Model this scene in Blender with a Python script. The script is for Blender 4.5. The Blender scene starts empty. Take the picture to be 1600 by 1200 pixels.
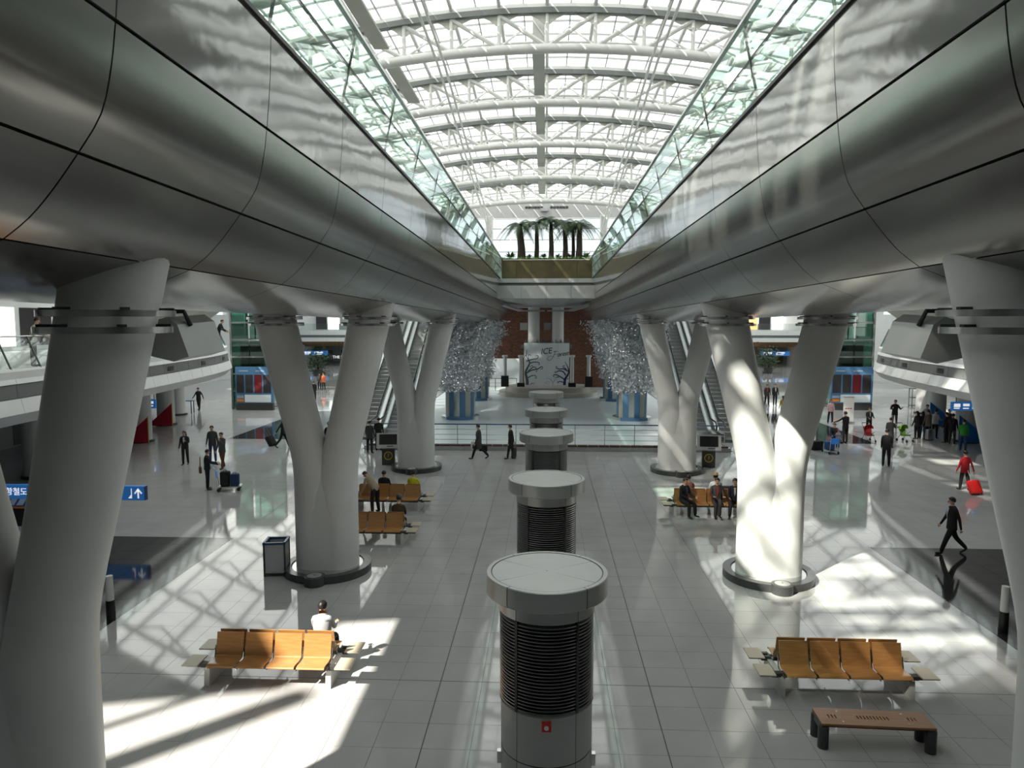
import bpy, bmesh, math, random
from mathutils import Vector, Matrix
PI = math.pi
R = math.radians
random.seed(11)
scene = bpy.context.scene
COL = scene.collection

# ------------------------------------------------------------------ camera
F, HOR, VPX, CAMZ = 1110.0, 502.0, 853.0, 6.85
PITCH = math.atan((600 - HOR) / F)
YAW = math.atan((VPX - 800) * math.cos(PITCH) / F)
cd = bpy.data.cameras.new('camera')
cd.sensor_width = 36.0
cd.lens = F / 1600 * 36.0
cd.clip_start, cd.clip_end = 0.1, 500
cam = bpy.data.objects.new('camera', cd)
cam.location = (0, 0, CAMZ)
cam.rotation_euler = (PI / 2 - PITCH, 0, YAW)
COL.objects.link(cam)
scene.camera = cam
CM = cam.rotation_euler.to_matrix()

def ray(px, py):
    return CM @ Vector(((px - 800) / F, (600 - py) / F, -1.0))

def fl(px, py, z=0.0):
    """where the sight line of a picture point meets the level z"""
    d = ray(px, py)
    t = (z - CAMZ) / d.z
    return (d.x * t, d.y * t)

def at(px, py, Y):
    """the point of a sight line at distance Y down the hall"""
    d = ray(px, py)
    t = Y / d.y
    return Vector((d.x * t, Y, CAMZ + d.z * t))

def proj(p):
    q = CM.transposed() @ (Vector(p) - Vector((0, 0, CAMZ)))
    if q.z > -0.1:
        return None
    return (800 + F * q.x / -q.z, 600 - F * q.y / -q.z)

# ------------------------------------------------------------------ sky, sun, exposure
w = bpy.data.worlds.new('sky')
scene.world = w
w.use_nodes = True
bg = w.node_tree.nodes['Background']
bg.inputs['Color'].default_value = (0.88, 0.94, 1.0, 1)
bg.inputs['Strength'].default_value = 1.35

sd = bpy.data.lights.new('sun', 'SUN')
sd.energy = 14.0
sd.angle = R(0.9)
sd.color = (1.0, 0.94, 0.82)
sun = bpy.data.objects.new('sun', sd)
sun.rotation_euler = Vector((0.52, 0.50, -0.69)).to_track_quat('-Z', 'Y').to_euler()
sun.location = (-20, -20, 40)
COL.objects.link(sun)

scene.view_settings.view_transform = 'Standard'
scene.view_settings.look = 'None'
scene.view_settings.gamma = 1.0
scene.view_settings.use_curve_mapping = False
scene.view_settings.exposure = 0.0
scene.cycles.use_denoising = True
scene.cycles.max_bounces = 10
scene.cycles.diffuse_bounces = 4
scene.cycles.glossy_bounces = 4
scene.cycles.transparent_max_bounces = 24
scene.cycles.sample_clamp_indirect = 6.0

# ------------------------------------------------------------------ mesh helpers
class MB:
    def __init__(self):
        self.v, self.f, self.m, self.s = [], [], [], []
    def add(self, vs, fs, mi=0, smooth=False):
        o = len(self.v)
        self.v += [tuple(p) for p in vs]
        for f in fs:
            self.f.append([i + o for i in f]); self.m.append(mi); self.s.append(smooth)
        return self
    def box(self, x0, x1, y0, y1, z0, z1, mi=0):
        vs = [(x, y, z) for z in (z0, z1) for y in (y0, y1) for x in (x0, x1)]
        return self.add(vs, [(0, 2, 3, 1), (4, 5, 7, 6), (0, 1, 5, 4), (2, 6, 7, 3), (0, 4, 6, 2), (1, 3, 7, 5)], mi)
    def cbox(self, c, s, mi=0, M=None):
        b = MB().box(-s[0]/2, s[0]/2, -s[1]/2, s[1]/2, -s[2]/2, s[2]/2)
        vs = [Vector(p) for p in b.v]
        if M is not None: vs = [M @ p for p in vs]
        return self.add([p + Vector(c) for p in vs], b.f, mi)
    def bar(self, p0, p1, wd, ht, mi=0, up=(0, 0, 1)):
        p0, p1 = Vector(p0), Vector(p1)
        d = (p1 - p0).normalized(); u = Vector(up)
        sx = d.cross(u)
        if sx.length < 1e-4: sx = d.cross(Vector((1, 0, 0)))
        sx.normalize(); u = sx.cross(d)
        vs = [p + sx * a * wd / 2 + u * b * ht / 2 for p in (p0, p1) for (a, b) in ((-1, -1), (1, -1), (1, 1), (-1, 1))]
        return self.add(vs, [(0, 3, 2, 1), (4, 5, 6, 7), (0, 1, 5, 4), (1, 2, 6, 5), (2, 3, 7, 6), (3, 0, 4, 7)], mi)
    def tube(self, pts, r, n=8, mi=0, caps=True):
        pts = [Vector(p) for p in pts]
        rs = r if isinstance(r, (list, tuple)) else [r] * len(pts)
        rings, ref = [], None
        for i, p in enumerate(pts):
            d = (pts[min(i + 1, len(pts) - 1)] - pts[max(i - 1, 0)])
            d = d.normalized() if d.length > 1e-9 else Vector((0, 0, 1))
            if ref is None:
                ref = d.cross(Vector((0, 0, 1)))
                if ref.length < 1e-3: ref = Vector((1, 0, 0))
            ref = (ref - d * ref.dot(d))
            ref = ref.normalized() if ref.length > 1e-6 else Vector((1, 0, 0))
            b = d.cross(ref)
            rings.append([p + (ref * math.cos(a) + b * math.sin(a)) * rs[i] for a in (2 * PI * k / n for k in range(n))])
        return self.loft(rings, caps, mi)
    def loft(self, rings, caps=True, mi=0, smooth=True, closed=True):
        n = len(rings[0]); vs = [p for r in rings for p in r]; fs = []
        m = n if closed else n - 1
        for i in range(len(rings) - 1):
            for k in range(m):
                a, b = i * n + k, i * n + (k + 1) % n
                fs.append((a, b, b + n, a + n))
        self.add(vs, fs, mi, smooth)
        if caps and closed:
            self.add(rings[0], [tuple(range(n))[::-1]], mi)
            self.add(rings[-1], [tuple(range(n))], mi)
        return self
    def lathe(self, prof, n=32, c=(0, 0), a0=0.0, a1=2 * PI, mi=0, smooth=True):
        full = abs(a1 - a0 - 2 * PI) < 1e-6
        m = n if full else n + 1
        vs, fs = [], []
        for (r, z) in prof:
            for k in range(m):
                a = a0 + (a1 - a0) * k / n
                vs.append((c[0] + r * math.cos(a), c[1] + r * math.sin(a), z))
        for i in range(len(prof) - 1):
            for k in range(n):
                q = (k + 1) % m
                fs.append((i * m + k, i * m + q, (i + 1) * m + q, (i + 1) * m + k))
        return self.add(vs, fs, mi, smooth)
    def ell(self, c, r, nu=10, nv=7, mi=0, M=None):
        rings = []
        for j in range(nv + 1):
            t = -PI / 2 + PI * (0.06 + 0.88 * j / nv)
            ring = []
            for k in range(nu):
                a = 2 * PI * k / nu
                p = Vector((r[0] * math.cos(t) * math.cos(a), r[1] * math.cos(t) * math.sin(a), r[2] * math.sin(t)))
                ring.append((M @ p if M is not None else p) + Vector(c))
            rings.append(ring)
        return self.loft(rings, True, mi)
    def poly(self, pts, d, mi=0):
        """a flat outline pushed out along the vector d"""
        d = Vector(d); n = len(pts)
        vs = [Vector(p) for p in pts] + [Vector(p) + d for p in pts]
        fs = [tuple(range(n))[::-1], tuple(range(n, 2 * n))] + [(k, (k + 1) % n, n + (k + 1) % n, n + k) for k in range(n)]
        return self.add(vs, fs, mi)
    def mesh(self, name, mats, ang=40, fix=True):
        me = bpy.data.meshes.new(name)
        me.from_pydata(self.v, [], self.f)
        if not isinstance(mats, (list, tuple)): mats = [mats]
        for m in mats: me.materials.append(m)
        me.polygons.foreach_set('material_index', self.m)
        me.polygons.foreach_set('use_smooth', self.s)
        if fix:
            b = bmesh.new(); b.from_mesh(me)
            bmesh.ops.remove_doubles(b, verts=b.verts, dist=1e-5)
            bmesh.ops.recalc_face_normals(b, faces=b.faces)
            b.to_mesh(me); b.free()
        if any(self.s): me.set_sharp_from_angle(angle=R(ang))
        me.update()
        return me
    def build(self, name, mats, parent=None, ang=40, fix=True):
        return link(name, self.mesh(name, mats, ang, fix), parent)

def link(name, me, parent=None, loc=None, rz=None):
    o = bpy.data.objects.new(name, me)
    COL.objects.link(o)
    if parent is not None: o.parent = parent
    if loc is not None: o.location = loc
    if rz is not None: o.rotation_euler = (0, 0, rz)
    return o

def thing(name, label, cat, loc=(0, 0, 0), rz=0.0, group=None, kind=None):
    o = link(name, None, None, loc, rz)
    o.empty_display_size = 0.2
    return tag(o, label, cat, group, kind)

def tag(o, label=None, cat=None, group=None, kind=None):
    if label: o['label'] = label
    if cat: o['category'] = cat
    if group: o['group'] = group
    if kind: o['kind'] = kind
    return o

def kids(o):
    return [c for c in ALLOBJ() if c.parent is o]

def ALLOBJ():
    return list(COL.objects)

def copy_tree(src, tree, loc, rz=0.0, label=None, group=None):
    """tree: list of (object, [sub objects])"""
    r = src.copy(); COL.objects.link(r); r.location = loc; r.rotation_euler = (0, 0, rz)
    if label: r['label'] = label
    if group: r['group'] = group
    for ch, subs in tree:
        c = ch.copy(); COL.objects.link(c); c.parent = r
        for s in subs:
            d = s.copy(); COL.objects.link(d); d.parent = c
    return r

def tree_of(root):
    lst = ALLOBJ()
    return [(c, [s for s in lst if s.parent is c]) for c in lst if c.parent is root]

# ------------------------------------------------------------------ materials
MT = {}
def mat(name, col, rough=0.5, metal=0.0, var=0.0, scale=4.0, bump=0.0, bscale=30.0, spec=0.5, coat=0.0, emit=None, es=1.0, stretch=None):
    m = bpy.data.materials.new(name); m.use_nodes = True
    nt = m.node_tree; b = nt.nodes['Principled BSDF']
    b.inputs['Base Color'].default_value = (*col, 1)
    b.inputs['Roughness'].default_value = rough
    b.inputs['Metallic'].default_value = metal
    b.inputs['Specular IOR Level'].default_value = spec
    b.inputs['Coat Weight'].default_value = coat
    if emit:
        b.inputs['Emission Color'].default_value = (*emit, 1)
        b.inputs['Emission Strength'].default_value = es
    tc = nt.nodes.new('ShaderNodeTexCoord')
    src = tc.outputs['Object']
    if stretch:
        mp = nt.nodes.new('ShaderNodeMapping'); mp.inputs['Scale'].default_value = stretch
        nt.links.new(src, mp.inputs['Vector']); src = mp.outputs['Vector']
    if var > 0:
        n = nt.nodes.new('ShaderNodeTexNoise'); n.inputs['Scale'].default_value = scale; n.inputs['Detail'].default_value = 5
        nt.links.new(src, n.inputs['Vector'])
        r = nt.nodes.new('ShaderNodeValToRGB')
        r.color_ramp.elements[0].position, r.color_ramp.elements[1].position = 0.3, 0.7
        r.color_ramp.elements[0].color = (*[max(0, c * (1 - var)) for c in col], 1)
        r.color_ramp.elements[1].color = (*[min(1, c * (1 + var)) for c in col], 1)
        nt.links.new(n.outputs['Fac'], r.inputs['Fac'])
        nt.links.new(r.outputs['Color'], b.inputs['Base Color'])
    if bump > 0:
        n2 = nt.nodes.new('ShaderNodeTexNoise'); n2.inputs['Scale'].default_value = bscale; n2.inputs['Detail'].default_value = 3
        nt.links.new(src, n2.inputs['Vector'])
        bp = nt.nodes.new('ShaderNodeBump'); bp.inputs['Strength'].default_value = bump; bp.inputs['Distance'].default_value = 0.05
        nt.links.new(n2.outputs['Fac'], bp.inputs['Height']); nt.links.new(bp.outputs['Normal'], b.inputs['Normal'])
    MT[name] = m
    return m

def glass(name, tint, refl=1.0, rough=0.02, ior=1.5):
    """thin sheet of glass: clear (tinted) straight through plus a mirror image that grows at grazing angles"""
    m = bpy.data.materials.new(name); m.use_nodes = True
    nt = m.node_tree; nt.nodes.remove(nt.nodes['Principled BSDF'])
    out = nt.nodes['Material Output']
    tr = nt.nodes.new('ShaderNodeBsdfTransparent'); tr.inputs['Color'].default_value = (*tint, 1)
    gl = nt.nodes.new('ShaderNodeBsdfGlossy'); gl.inputs['Roughness'].default_value = rough
    gl.inputs['Color'].default_value = (refl, refl, refl, 1)
    f0 = ((ior - 1) / (ior + 1)) ** 2
    lw = nt.nodes.new('ShaderNodeLayerWeight'); lw.inputs['Blend'].default_value = 0.5
    pw = nt.nodes.new('ShaderNodeMath'); pw.operation = 'POWER'; pw.inputs[1].default_value = 5.0
    nt.links.new(lw.outputs['Facing'], pw.inputs[0])
    fr = nt.nodes.new('ShaderNodeMath'); fr.operation = 'MULTIPLY_ADD'; fr.inputs[1].default_value = 1 - f0; fr.inputs[2].default_value = f0
    nt.links.new(pw.outputs[0], fr.inputs[0])
    mx = nt.nodes.new('ShaderNodeMixShader')
    nt.links.new(fr.outputs[0], mx.inputs['Fac'])
    nt.links.new(tr.outputs['BSDF'], mx.inputs[1]); nt.links.new(gl.outputs['BSDF'], mx.inputs[2])
    nt.links.new(mx.outputs['Shader'], out.inputs['Surface'])
    MT[name] = m
    return m

def granite(name, c1, c2, rough):
    m = mat(name, c1, rough, spec=0.85 if c1[0] > .1 else 0.4)
    nt = m.node_tree; b = nt.nodes['Principled BSDF']
    g = nt.nodes.new('ShaderNodeNewGeometry')
    n = nt.nodes.new('ShaderNodeTexNoise'); n.inputs['Scale'].default_value = 55; n.inputs['Detail'].default_value = 4
    n2 = nt.nodes.new('ShaderNodeTexNoise'); n2.inputs['Scale'].default_value = 0.9; n2.inputs['Detail'].default_value = 2
    nt.links.new(g.outputs['Position'], n.inputs['Vector']); nt.links.new(g.outputs['Position'], n2.inputs['Vector'])
    ad = nt.nodes.new('ShaderNodeMath'); ad.operation = 'MULTIPLY_ADD'; ad.inputs[1].default_value = 0.5
    nt.links.new(n2.outputs['Fac'], ad.inputs[0]); 
    mu = nt.nodes.new('ShaderNodeMath'); mu.operation = 'MULTIPLY'; mu.inputs[1].default_value = 0.5
    nt.links.new(n.outputs['Fac'], mu.inputs[0]); nt.links.new(mu.outputs[0], ad.inputs[2])
    r = nt.nodes.new('ShaderNodeValToRGB')
    r.color_ramp.elements[0].position, r.color_ramp.elements[1].position = 0.35, 0.65
    r.color_ramp.elements[0].color = (*c1, 1); r.color_ramp.elements[1].color = (*c2, 1)
    nt.links.new(ad.outputs[0], r.inputs['Fac']); nt.links.new(r.outputs['Color'], b.inputs['Base Color'])
    return m

granite('granite', (0.42, 0.42, 0.425), (0.50, 0.50, 0.50), 0.05)
granite('dark_granite', (0.022, 0.022, 0.023), (0.038, 0.038, 0.040), 0.07)
mat('joint', (0.10, 0.10, 0.10), 0.8)
mat('column_paint', (0.70, 0.705, 0.70), 0.42, var=0.03, scale=1.5)
mat('band_white', (0.82, 0.83, 0.83), 0.4, var=0.02, scale=2)
mat('vent_grey', (0.16, 0.165, 0.165), 0.5)
mat('white_paint', (0.72, 0.73, 0.73), 0.45, var=0.03, scale=2)
mat('white_steel', (0.60, 0.61, 0.59), 0.35, var=0.03, scale=2)
mat('grey_paint', (0.42, 0.43, 0.43), 0.45, var=0.04, scale=2)
mat('roof_grey', (0.40, 0.41, 0.36), 0.55, var=0.08, scale=1)
mat('chord_grey', (0.15, 0.165, 0.16), 0.5, var=0.06, scale=2)
mat('hull_metal', (0.27, 0.265, 0.255), 0.20, 0.8, bump=0.18, bscale=0.9, stretch=(1, 0.5, 1))
mat('hull_fascia', (0.30, 0.31, 0.30), 0.09, 0.5, bump=0.12, bscale=1.2)
mat('steel', (0.62, 0.63, 0.63), 0.24, 1.0, var=0.05, scale=8)
mat('brushed', (0.50, 0.51, 0.52), 0.33, 1.0, var=0.06, scale=6)
mat('alu', (0.42, 0.43, 0.43), 0.38, 0.4, var=0.03, scale=3)
mat('black', (0.012, 0.012, 0.013), 0.4)
mat('dark', (0.035, 0.036, 0.038), 0.5)
mat('charcoal', (0.05, 0.052, 0.055), 0.35)
mat('kerb_stone', (0.055, 0.057, 0.06), 0.25, var=0.2, scale=40)
mat('wood', (0.42, 0.205, 0.068), 0.30, var=0.16, scale=3, stretch=(1, 9, 9), coat=0.25)
mat('bench_wood', (0.34, 0.155, 0.055), 0.35, var=0.18, scale=3, stretch=(1, 9, 9), coat=0.15)
mat('table_laminate', (0.52, 0.46, 0.35), 0.3)
mat('leg_paint', (0.62, 0.62, 0.59), 0.4)
mat('red', (0.62, 0.02, 0.02), 0.35)
mat('blue', (0.03, 0.16, 0.46), 0.4)
mat('sign_blue', (0.035, 0.20, 0.58), 0.4, emit=(0.03, 0.20, 0.60), es=0.25)
mat('sign_white', (0.9, 0.9, 0.9), 0.5, emit=(1, 1, 1), es=0.6)
mat('print_grey', (0.10, 0.11, 0.14), 0.6)
mat('print_navy', (0.015, 0.02, 0.14), 0.6)
mat('print_pale', (0.36, 0.43, 0.52), 0.6)
mat('print_black', (0.02, 0.02, 0.03), 0.6)
mat('panel_white', (0.80, 0.87, 0.90), 0.5)
mat('plaza_white', (0.74, 0.83, 0.86), 0.30, var=0.04, scale=0.6)
mat('drum_blue', (0.09, 0.21, 0.38), 0.35)
mat('drum_cream', (0.46, 0.46, 0.41), 0.35, 0.3)
mat('drum_steel', (0.66, 0.68, 0.70), 0.25, 1.0)
mat('foil', (0.80, 0.86, 0.95), 0.35, 0.15, var=0.25, scale=6)
mat('tinsel_light', (1, 1, 1), 0.4, emit=(0.85, 0.9, 1.0), es=5.0)
mat('trunk', (0.030, 0.022, 0.015), 0.9, var=0.4, scale=20, bump=0.6, bscale=40)
mat('frond', (0.024, 0.060, 0.014), 0.5, var=0.45, scale=3)
mat('moss', (0.12, 0.24, 0.03), 0.8, var=0.4, scale=9, bump=0.8, bscale=30)
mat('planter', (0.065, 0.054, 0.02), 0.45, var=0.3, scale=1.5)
mat('soffit_brown', (0.30, 0.19, 0.08), 0.6, var=0.2, scale=0.5)
mat('rubber', (0.02, 0.02, 0.02), 0.6)
mat('screen', (0.05, 0.045, 0.05), 0.15)
mat('yellow', (0.75, 0.55, 0.03), 0.5)
mat('orange', (0.80, 0.24, 0.03), 0.5)
mat('shop_light', (0.9, 0.55, 0.25), 0.5, emit=(1.0, 0.50, 0.18), es=1.6)
mat('shop_white', (0.9, 0.9, 0.9), 0.5, emit=(1.0, 0.97, 0.9), es=2.0)
mat('lamp_warm', (1, 0.8, 0.5), 0.5, emit=(1.0, 0.72, 0.38), es=6.0)
def frosted(name, col, clear):
    m = bpy.data.materials.new(name); m.use_nodes = True
    nt = m.node_tree; nt.nodes.remove(nt.nodes['Principled BSDF'])
    out = nt.nodes['Material Output']
    tl = nt.nodes.new('ShaderNodeBsdfTranslucent'); tl.inputs['Color'].default_value = (*col, 1)
    tr = nt.nodes.new('ShaderNodeBsdfTransparent')
    n = nt.nodes.new('ShaderNodeTexNoise'); n.inputs['Scale'].default_value = 60
    r = nt.nodes.new('ShaderNodeMapRange'); r.inputs['To Min'].default_value = clear * .9; r.inputs['To Max'].default_value = clear * 1.1
    mx = nt.nodes.new('ShaderNodeMixShader')
    nt.links.new(n.outputs['Fac'], r.inputs['Value']); nt.links.new(r.outputs['Result'], mx.inputs['Fac'])
    nt.links.new(tl.outputs['BSDF'], mx.inputs[1]); nt.links.new(tr.outputs['BSDF'], mx.inputs[2])
    nt.links.new(mx.outputs['Shader'], out.inputs['Surface'])
    MT[name] = m
frosted('frosted_glass', (0.52, 0.55, 0.56), 0.08)
glass('pane_glass', (0.94, 0.965, 0.955), 1.0, 0.0, 1.45)
glass('green_glass', (0.80, 0.92, 0.86), 1.0, 0.01, 1.9)
glass('tower_glass', (0.42, 0.60, 0.53), 1.0, 0.02, 1.7)
glass('clear_glass', (0.86, 0.91, 0.90), 1.0, 0.02, 1.5)

def brick_mat():
    m = mat('brick', (0.2, 0.08, 0.05), 0.85)
    nt = m.node_tree; b = nt.nodes['Principled BSDF']
    tc = nt.nodes.new('ShaderNodeTexCoord'); mp = nt.nodes.new('ShaderNodeMapping')
    mp.inputs['Rotation'].default_value = (R(90), 0, 0)
    bt = nt.nodes.new('ShaderNodeTexBrick'); bt.inputs['Scale'].default_value = 2.2
    bt.inputs['Color1'].default_value = (0.24, 0.085, 0.045, 1); bt.inputs['Color2'].default_value = (0.10, 0.045, 0.035, 1)
    bt.inputs['Mortar'].default_value = (0.10, 0.085, 0.075, 1)
    nt.links.new(tc.outputs['Object'], mp.inputs['Vector']); nt.links.new(mp.outputs['Vector'], bt.inputs['Vector'])
    nt.links.new(bt.outputs['Color'], b.inputs['Base Color'])
brick_mat()

# ================================================================== SETTING
def roof_top(y):
    pts = [(-20, 19.7), (30.7, 19.65), (37.7, 19.55), (44.7, 19.15), (51.7, 18.5), (58.7, 18.05), (65.7, 17.75), (80, 17.3)]
    for (a, za), (b, zb) in zip(pts, pts[1:]):
        if a <= y <= b:
            return za + (zb - za) * (y - a) / (b - a)
    return pts[-1][1]

def roof_z(x, y):
    return roof_top(y) - x * x / 92.0

ROOF_HALF = 13.0        # glazed half width
# ------------------------------------------------------------------ floor
floor = MB().box(-46, 46, -14, 125, -0.30, -0.012).build('floor', MT['joint'])
tag(floor, kind='structure')
TX, TY = 0.79, 0.72
def tile_mesh(w_, h_, m):
    b = MB(); g = 0.003
    x, y = w_ / 2 - g, h_ / 2 - g
    b.add([(-x, -y, 0), (x, -y, 0), (x, y, 0), (-x, y, 0), (-x, -y, -0.012), (x, -y, -0.012), (x, y, -0.012), (-x, y, -0.012)],
          [(0, 1, 2, 3), (0, 4, 5, 1), (1, 5, 6, 2), (2, 6, 7, 3), (3, 7, 4, 0)])
    return b.mesh('floor_tile', m, fix=False)
def is_dark(x, y):
    ax = abs(x)
    return (9.6 < ax < 16.0 and y < 21.6 and y > -10) or (9.6 < ax < 18.6 and 40.0 < y < 53.0)
tiles = []
for i in range(-48, 49):
    for j in range(-6, 112):
        x = i * TX; y = 0.35 + j * TY
        if abs(x) < 9.7 and y > 37.4: continue
        tiles.append((x, y, is_dark(x, y)))
vis = []
for t in tiles:
    p = proj((t[0], t[1], 0))
    if p and -20 < p[0] < 1620 and p[1] < 1225:
        hid = any(abs(t[0] - cx) < 0.75 and t[1] < 12 for cx in (0,))
        if not hid: vis.append((t[0] ** 2 + t[1] ** 2, t))
vis.sort(key=lambda q: q[0])
front = [t for _, t in vis[:300]]
fset = set((t[0], t[1]) for t in front)
tm = {False: tile_mesh(TX, TY, MT['granite']), True: tile_mesh(TX, TY, MT['dark_granite'])}
for (x, y, d) in front:
    link('floor_tile', tm[d], floor, (x, y, 0))
for d in (False, True):
    b = MB(); g = 0.003
    for (x, y, dk) in tiles:
        if dk != d or (x, y) in fset: continue
        x0, x1, y0, y1 = x - TX / 2 + g, x + TX / 2 - g, y - TY / 2 + g, y + TY / 2 - g
        b.add([(x0, y0, 0), (x1, y0, 0), (x1, y1, 0), (x0, y1, 0), (x0, y0, -0.012), (x1, y0, -0.012), (x1, y1, -0.012), (x0, y1, -0.012)],
              [(0, 1, 2, 3), (0, 4, 5, 1), (1, 5, 6, 2), (2, 6, 7, 3), (3, 7, 4, 0)])
    o = b.build('floor_tiles_beyond', MT['dark_granite' if d else 'granite'], floor, fix=False)
    o['kind'] = 'stuff'
MB().box(-46, 46, 80.5, 125, -0.012, 0.0).build('floor_slab', MT['granite'], floor)

# wide expansion joints are laid as thin dark strips between the tiles
for xj in (-2 * TX - TX / 2, 2 * TX + TX / 2):
    MB().box(xj - 0.009, xj + 0.009, -4, 37.2, -0.011, 0.0015).build('expansion_joint', MT['charcoal'], floor)
for yj in (0.35 + 17.5 * TY,):
    MB().box(-9.5, 9.5, yj - 0.007, yj + 0.007, -0.011, 0.0012).build('expansion_joint', MT['charcoal'], floor)

# ------------------------------------------------------------------ plaza floor behind the rail
plaza = MB().box(-9.7, 9.7, 37.6, 74, -0.012, 0.05).build('floor_plaza', MT['plaza_white'])
tag(plaza, kind='structure')
MB().box(-9.7, 9.7, 37.2, 37.62, -0.012, 0.22).build('kerb', MT['brushed'], plaza)
for k in range(34):
    x0 = -9.6 + k * 0.565
    MB().box(x0, x0 + 0.53, 37.26, 37.56, 0.22, 0.30).build('kerb_block', MT['trunk'] if False else MT['soffit_dark'] if 'soffit_dark' in MT else mat('soffit_dark', (0.10, 0.055, 0.04), 0.6), plaza)

# ------------------------------------------------------------------ outer walls
def wall_box(name, *a, m='white_paint'):
    o = MB().box(*a).build(name, MT[m]); tag(o, kind='structure'); return o
wall_back = wall_box('wall_back', -46, 46, -14.4, -14, 0, 24, m='chord_grey')
# side walls: white panels above the mezzanine with a strip of windows under the roof
for s, nm in ((-1, 'left'), (1, 'right')):
    wl = thing('wall_' + nm, None, None, (0, 0, 0), kind='structure')
    x0, x1 = sorted((s * 38.0, s * 38.4))
    MB().box(x0, x1, -14, 125, 0, 7.6).build('lower_wall', MT['white_paint'], wl)
    MB().box(x0, x1, -14, 125, 10.6, 16.0).build('upper_wall', MT['white_paint'], wl)
    for k in range(20):
        y0 = -14 + k * 6.95
        MB().box(x0 - 0.05, x1 + 0.05, y0, y0 + 0.9, 7.6, 10.6).build('window_post', MT['white_paint'], wl)
        MB().box(s * 38.2 - 0.01, s * 38.2 + 0.01, y0 + 0.9, y0 + 6.95, 7.6, 10.6).build('pane', MT['pane_glass'], wl)
    xi = s * 37.98
    for k in range(24):
        y0 = 6 + k * 2.4
        MB().box(xi - 0.02, xi + 0.02, y0, y0 + 0.05, 5.2, 7.6).build('panel_joint', MT['grey_paint'], wl)
    MB().box(xi - 0.02, xi + 0.02, 2, 70, 6.85, 6.89).build('panel_joint', MT['grey_paint'], wl)

# far wall of the hall with a strip of daylight
wf = thing('wall_far', None, None, kind='structure')
MB().box(-46, 46, 124.6, 125, 0, 6.4).build('lower_wall', MT['grey_paint'], wf)
MB().box(-46, 46, 124.6, 125, 9.3, 9.85).build('upper_wall', MT['white_paint'], wf)
for k in range(16):
    x0 = -46 + k * 6
    MB().box(x0, x0 + 0.5, 124.6, 125, 6.6, 9.5).build('window_post', MT['white_paint'], wf)
    MB().box(x0 + 0.5, x0 + 6, 124.79, 124.81, 6.6, 9.5).build('pane', MT['pane_glass'], wf)

# the landing the picture was taken from
land = MB().box(-16, 16, -14, -1.2, 4.9, 5.25).build('floor_landing', MT['chord_grey']); tag(land, kind='structure')
# ------------------------------------------------------------------ roof
ceil = thing('ceiling', None, None, kind='structure')
Y0R, Y1R = -14.0, 66.5
# closed side roofs over the mezzanines (unseen gap on the left shaped to admit the sun patch)
def roof_sheet(name, xa, xb, ya, yb, m='roof_grey', th=0.3, lift=0.45):
    b = MB(); nx, ny = 6, 6
    top, bot = [], []
    for j in range(ny + 1):
        y = ya + (yb - ya) * j / ny
        top.append([(xa + (xb - xa) * i / nx, y, roof_z(xa + (xb - xa) * i / nx, y) + lift + th) for i in range(nx + 1)])
        bot.append([(p[0], p[1], p[2] - th) for p in top[-1]])
    for g_, fl_ in ((top, False), (bot, True)):
        vs = [p for r_ in g_ for p in r_]
        b.add(vs, [((j * (nx + 1) + i), (j * (nx + 1) + i + 1), ((j + 1) * (nx + 1) + i + 1), ((j + 1) * (nx + 1) + i)) for j in range(ny) for i in range(nx)])
    rim = [top[0][i] for i in range(nx + 1)] + [top[j][nx] for j in range(1, ny + 1)] + [top[ny][i] for i in range(nx - 1, -1, -1)] + [top[j][0] for j in range(ny - 1, 0, -1)]
    n = len(rim)
    b.add(rim + [(p[0], p[1], p[2] - th) for p in rim], [(k, (k + 1) % n, n + (k + 1) % n, n + k) for k in range(n)])
    return b.build(name, MT[m], ceil)
roof_sheet('side_roof', ROOF_HALF, 38.4, Y0R, 40.0, 'roof_grey')
roof_sheet('side_roof', 30.0, 38.4, 40.0, Y1R, 'roof_grey')
roof_sheet('side_roof', -38.4, -30.0, 40.0, Y1R, 'roof_grey')
roof_sheet('side_roof', -38.4, -ROOF_HALF, 3.2, 40.0, 'roof_grey')
roof_sheet('side_roof', -38.4, -24.0, -2.9, 3.2, 'roof_grey')
roof_sheet('side_roof', -24.0, -17.6, 0.3, 3.2, 'roof_grey')
roof_sheet('side_roof', -38.4, -ROOF_HALF, Y0R, -2.9, 'roof_grey')
roof_sheet('near_roof_blocker', -ROOF_HALF, ROOF_HALF, Y0R, -1.5, 'grey_paint', lift=0.62)  # unseen sheet added over the near glazing to darken the front columns
MB().box(-13, 13, Y1R - .2, 125, 9.55, 9.85).build('far_roof', MT['white_paint'], ceil)
for k in range(10):
    ya = Y1R - .2 + k * 5.85
    for xa, xb in ((-46, -13), (13, 46)):
        MB().box(xa, xb, ya, ya + 1.6, 9.45, 9.85).build('far_roof_beam', MT['white_paint'], ceil)
        MB().box(xa, xb, ya + 1.6, ya + 5.85, 9.70, 9.71).build('far_roof_pane', MT['frosted_glass'], ceil)  # strips opened in the unseen roof to brighten the far balconies

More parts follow.
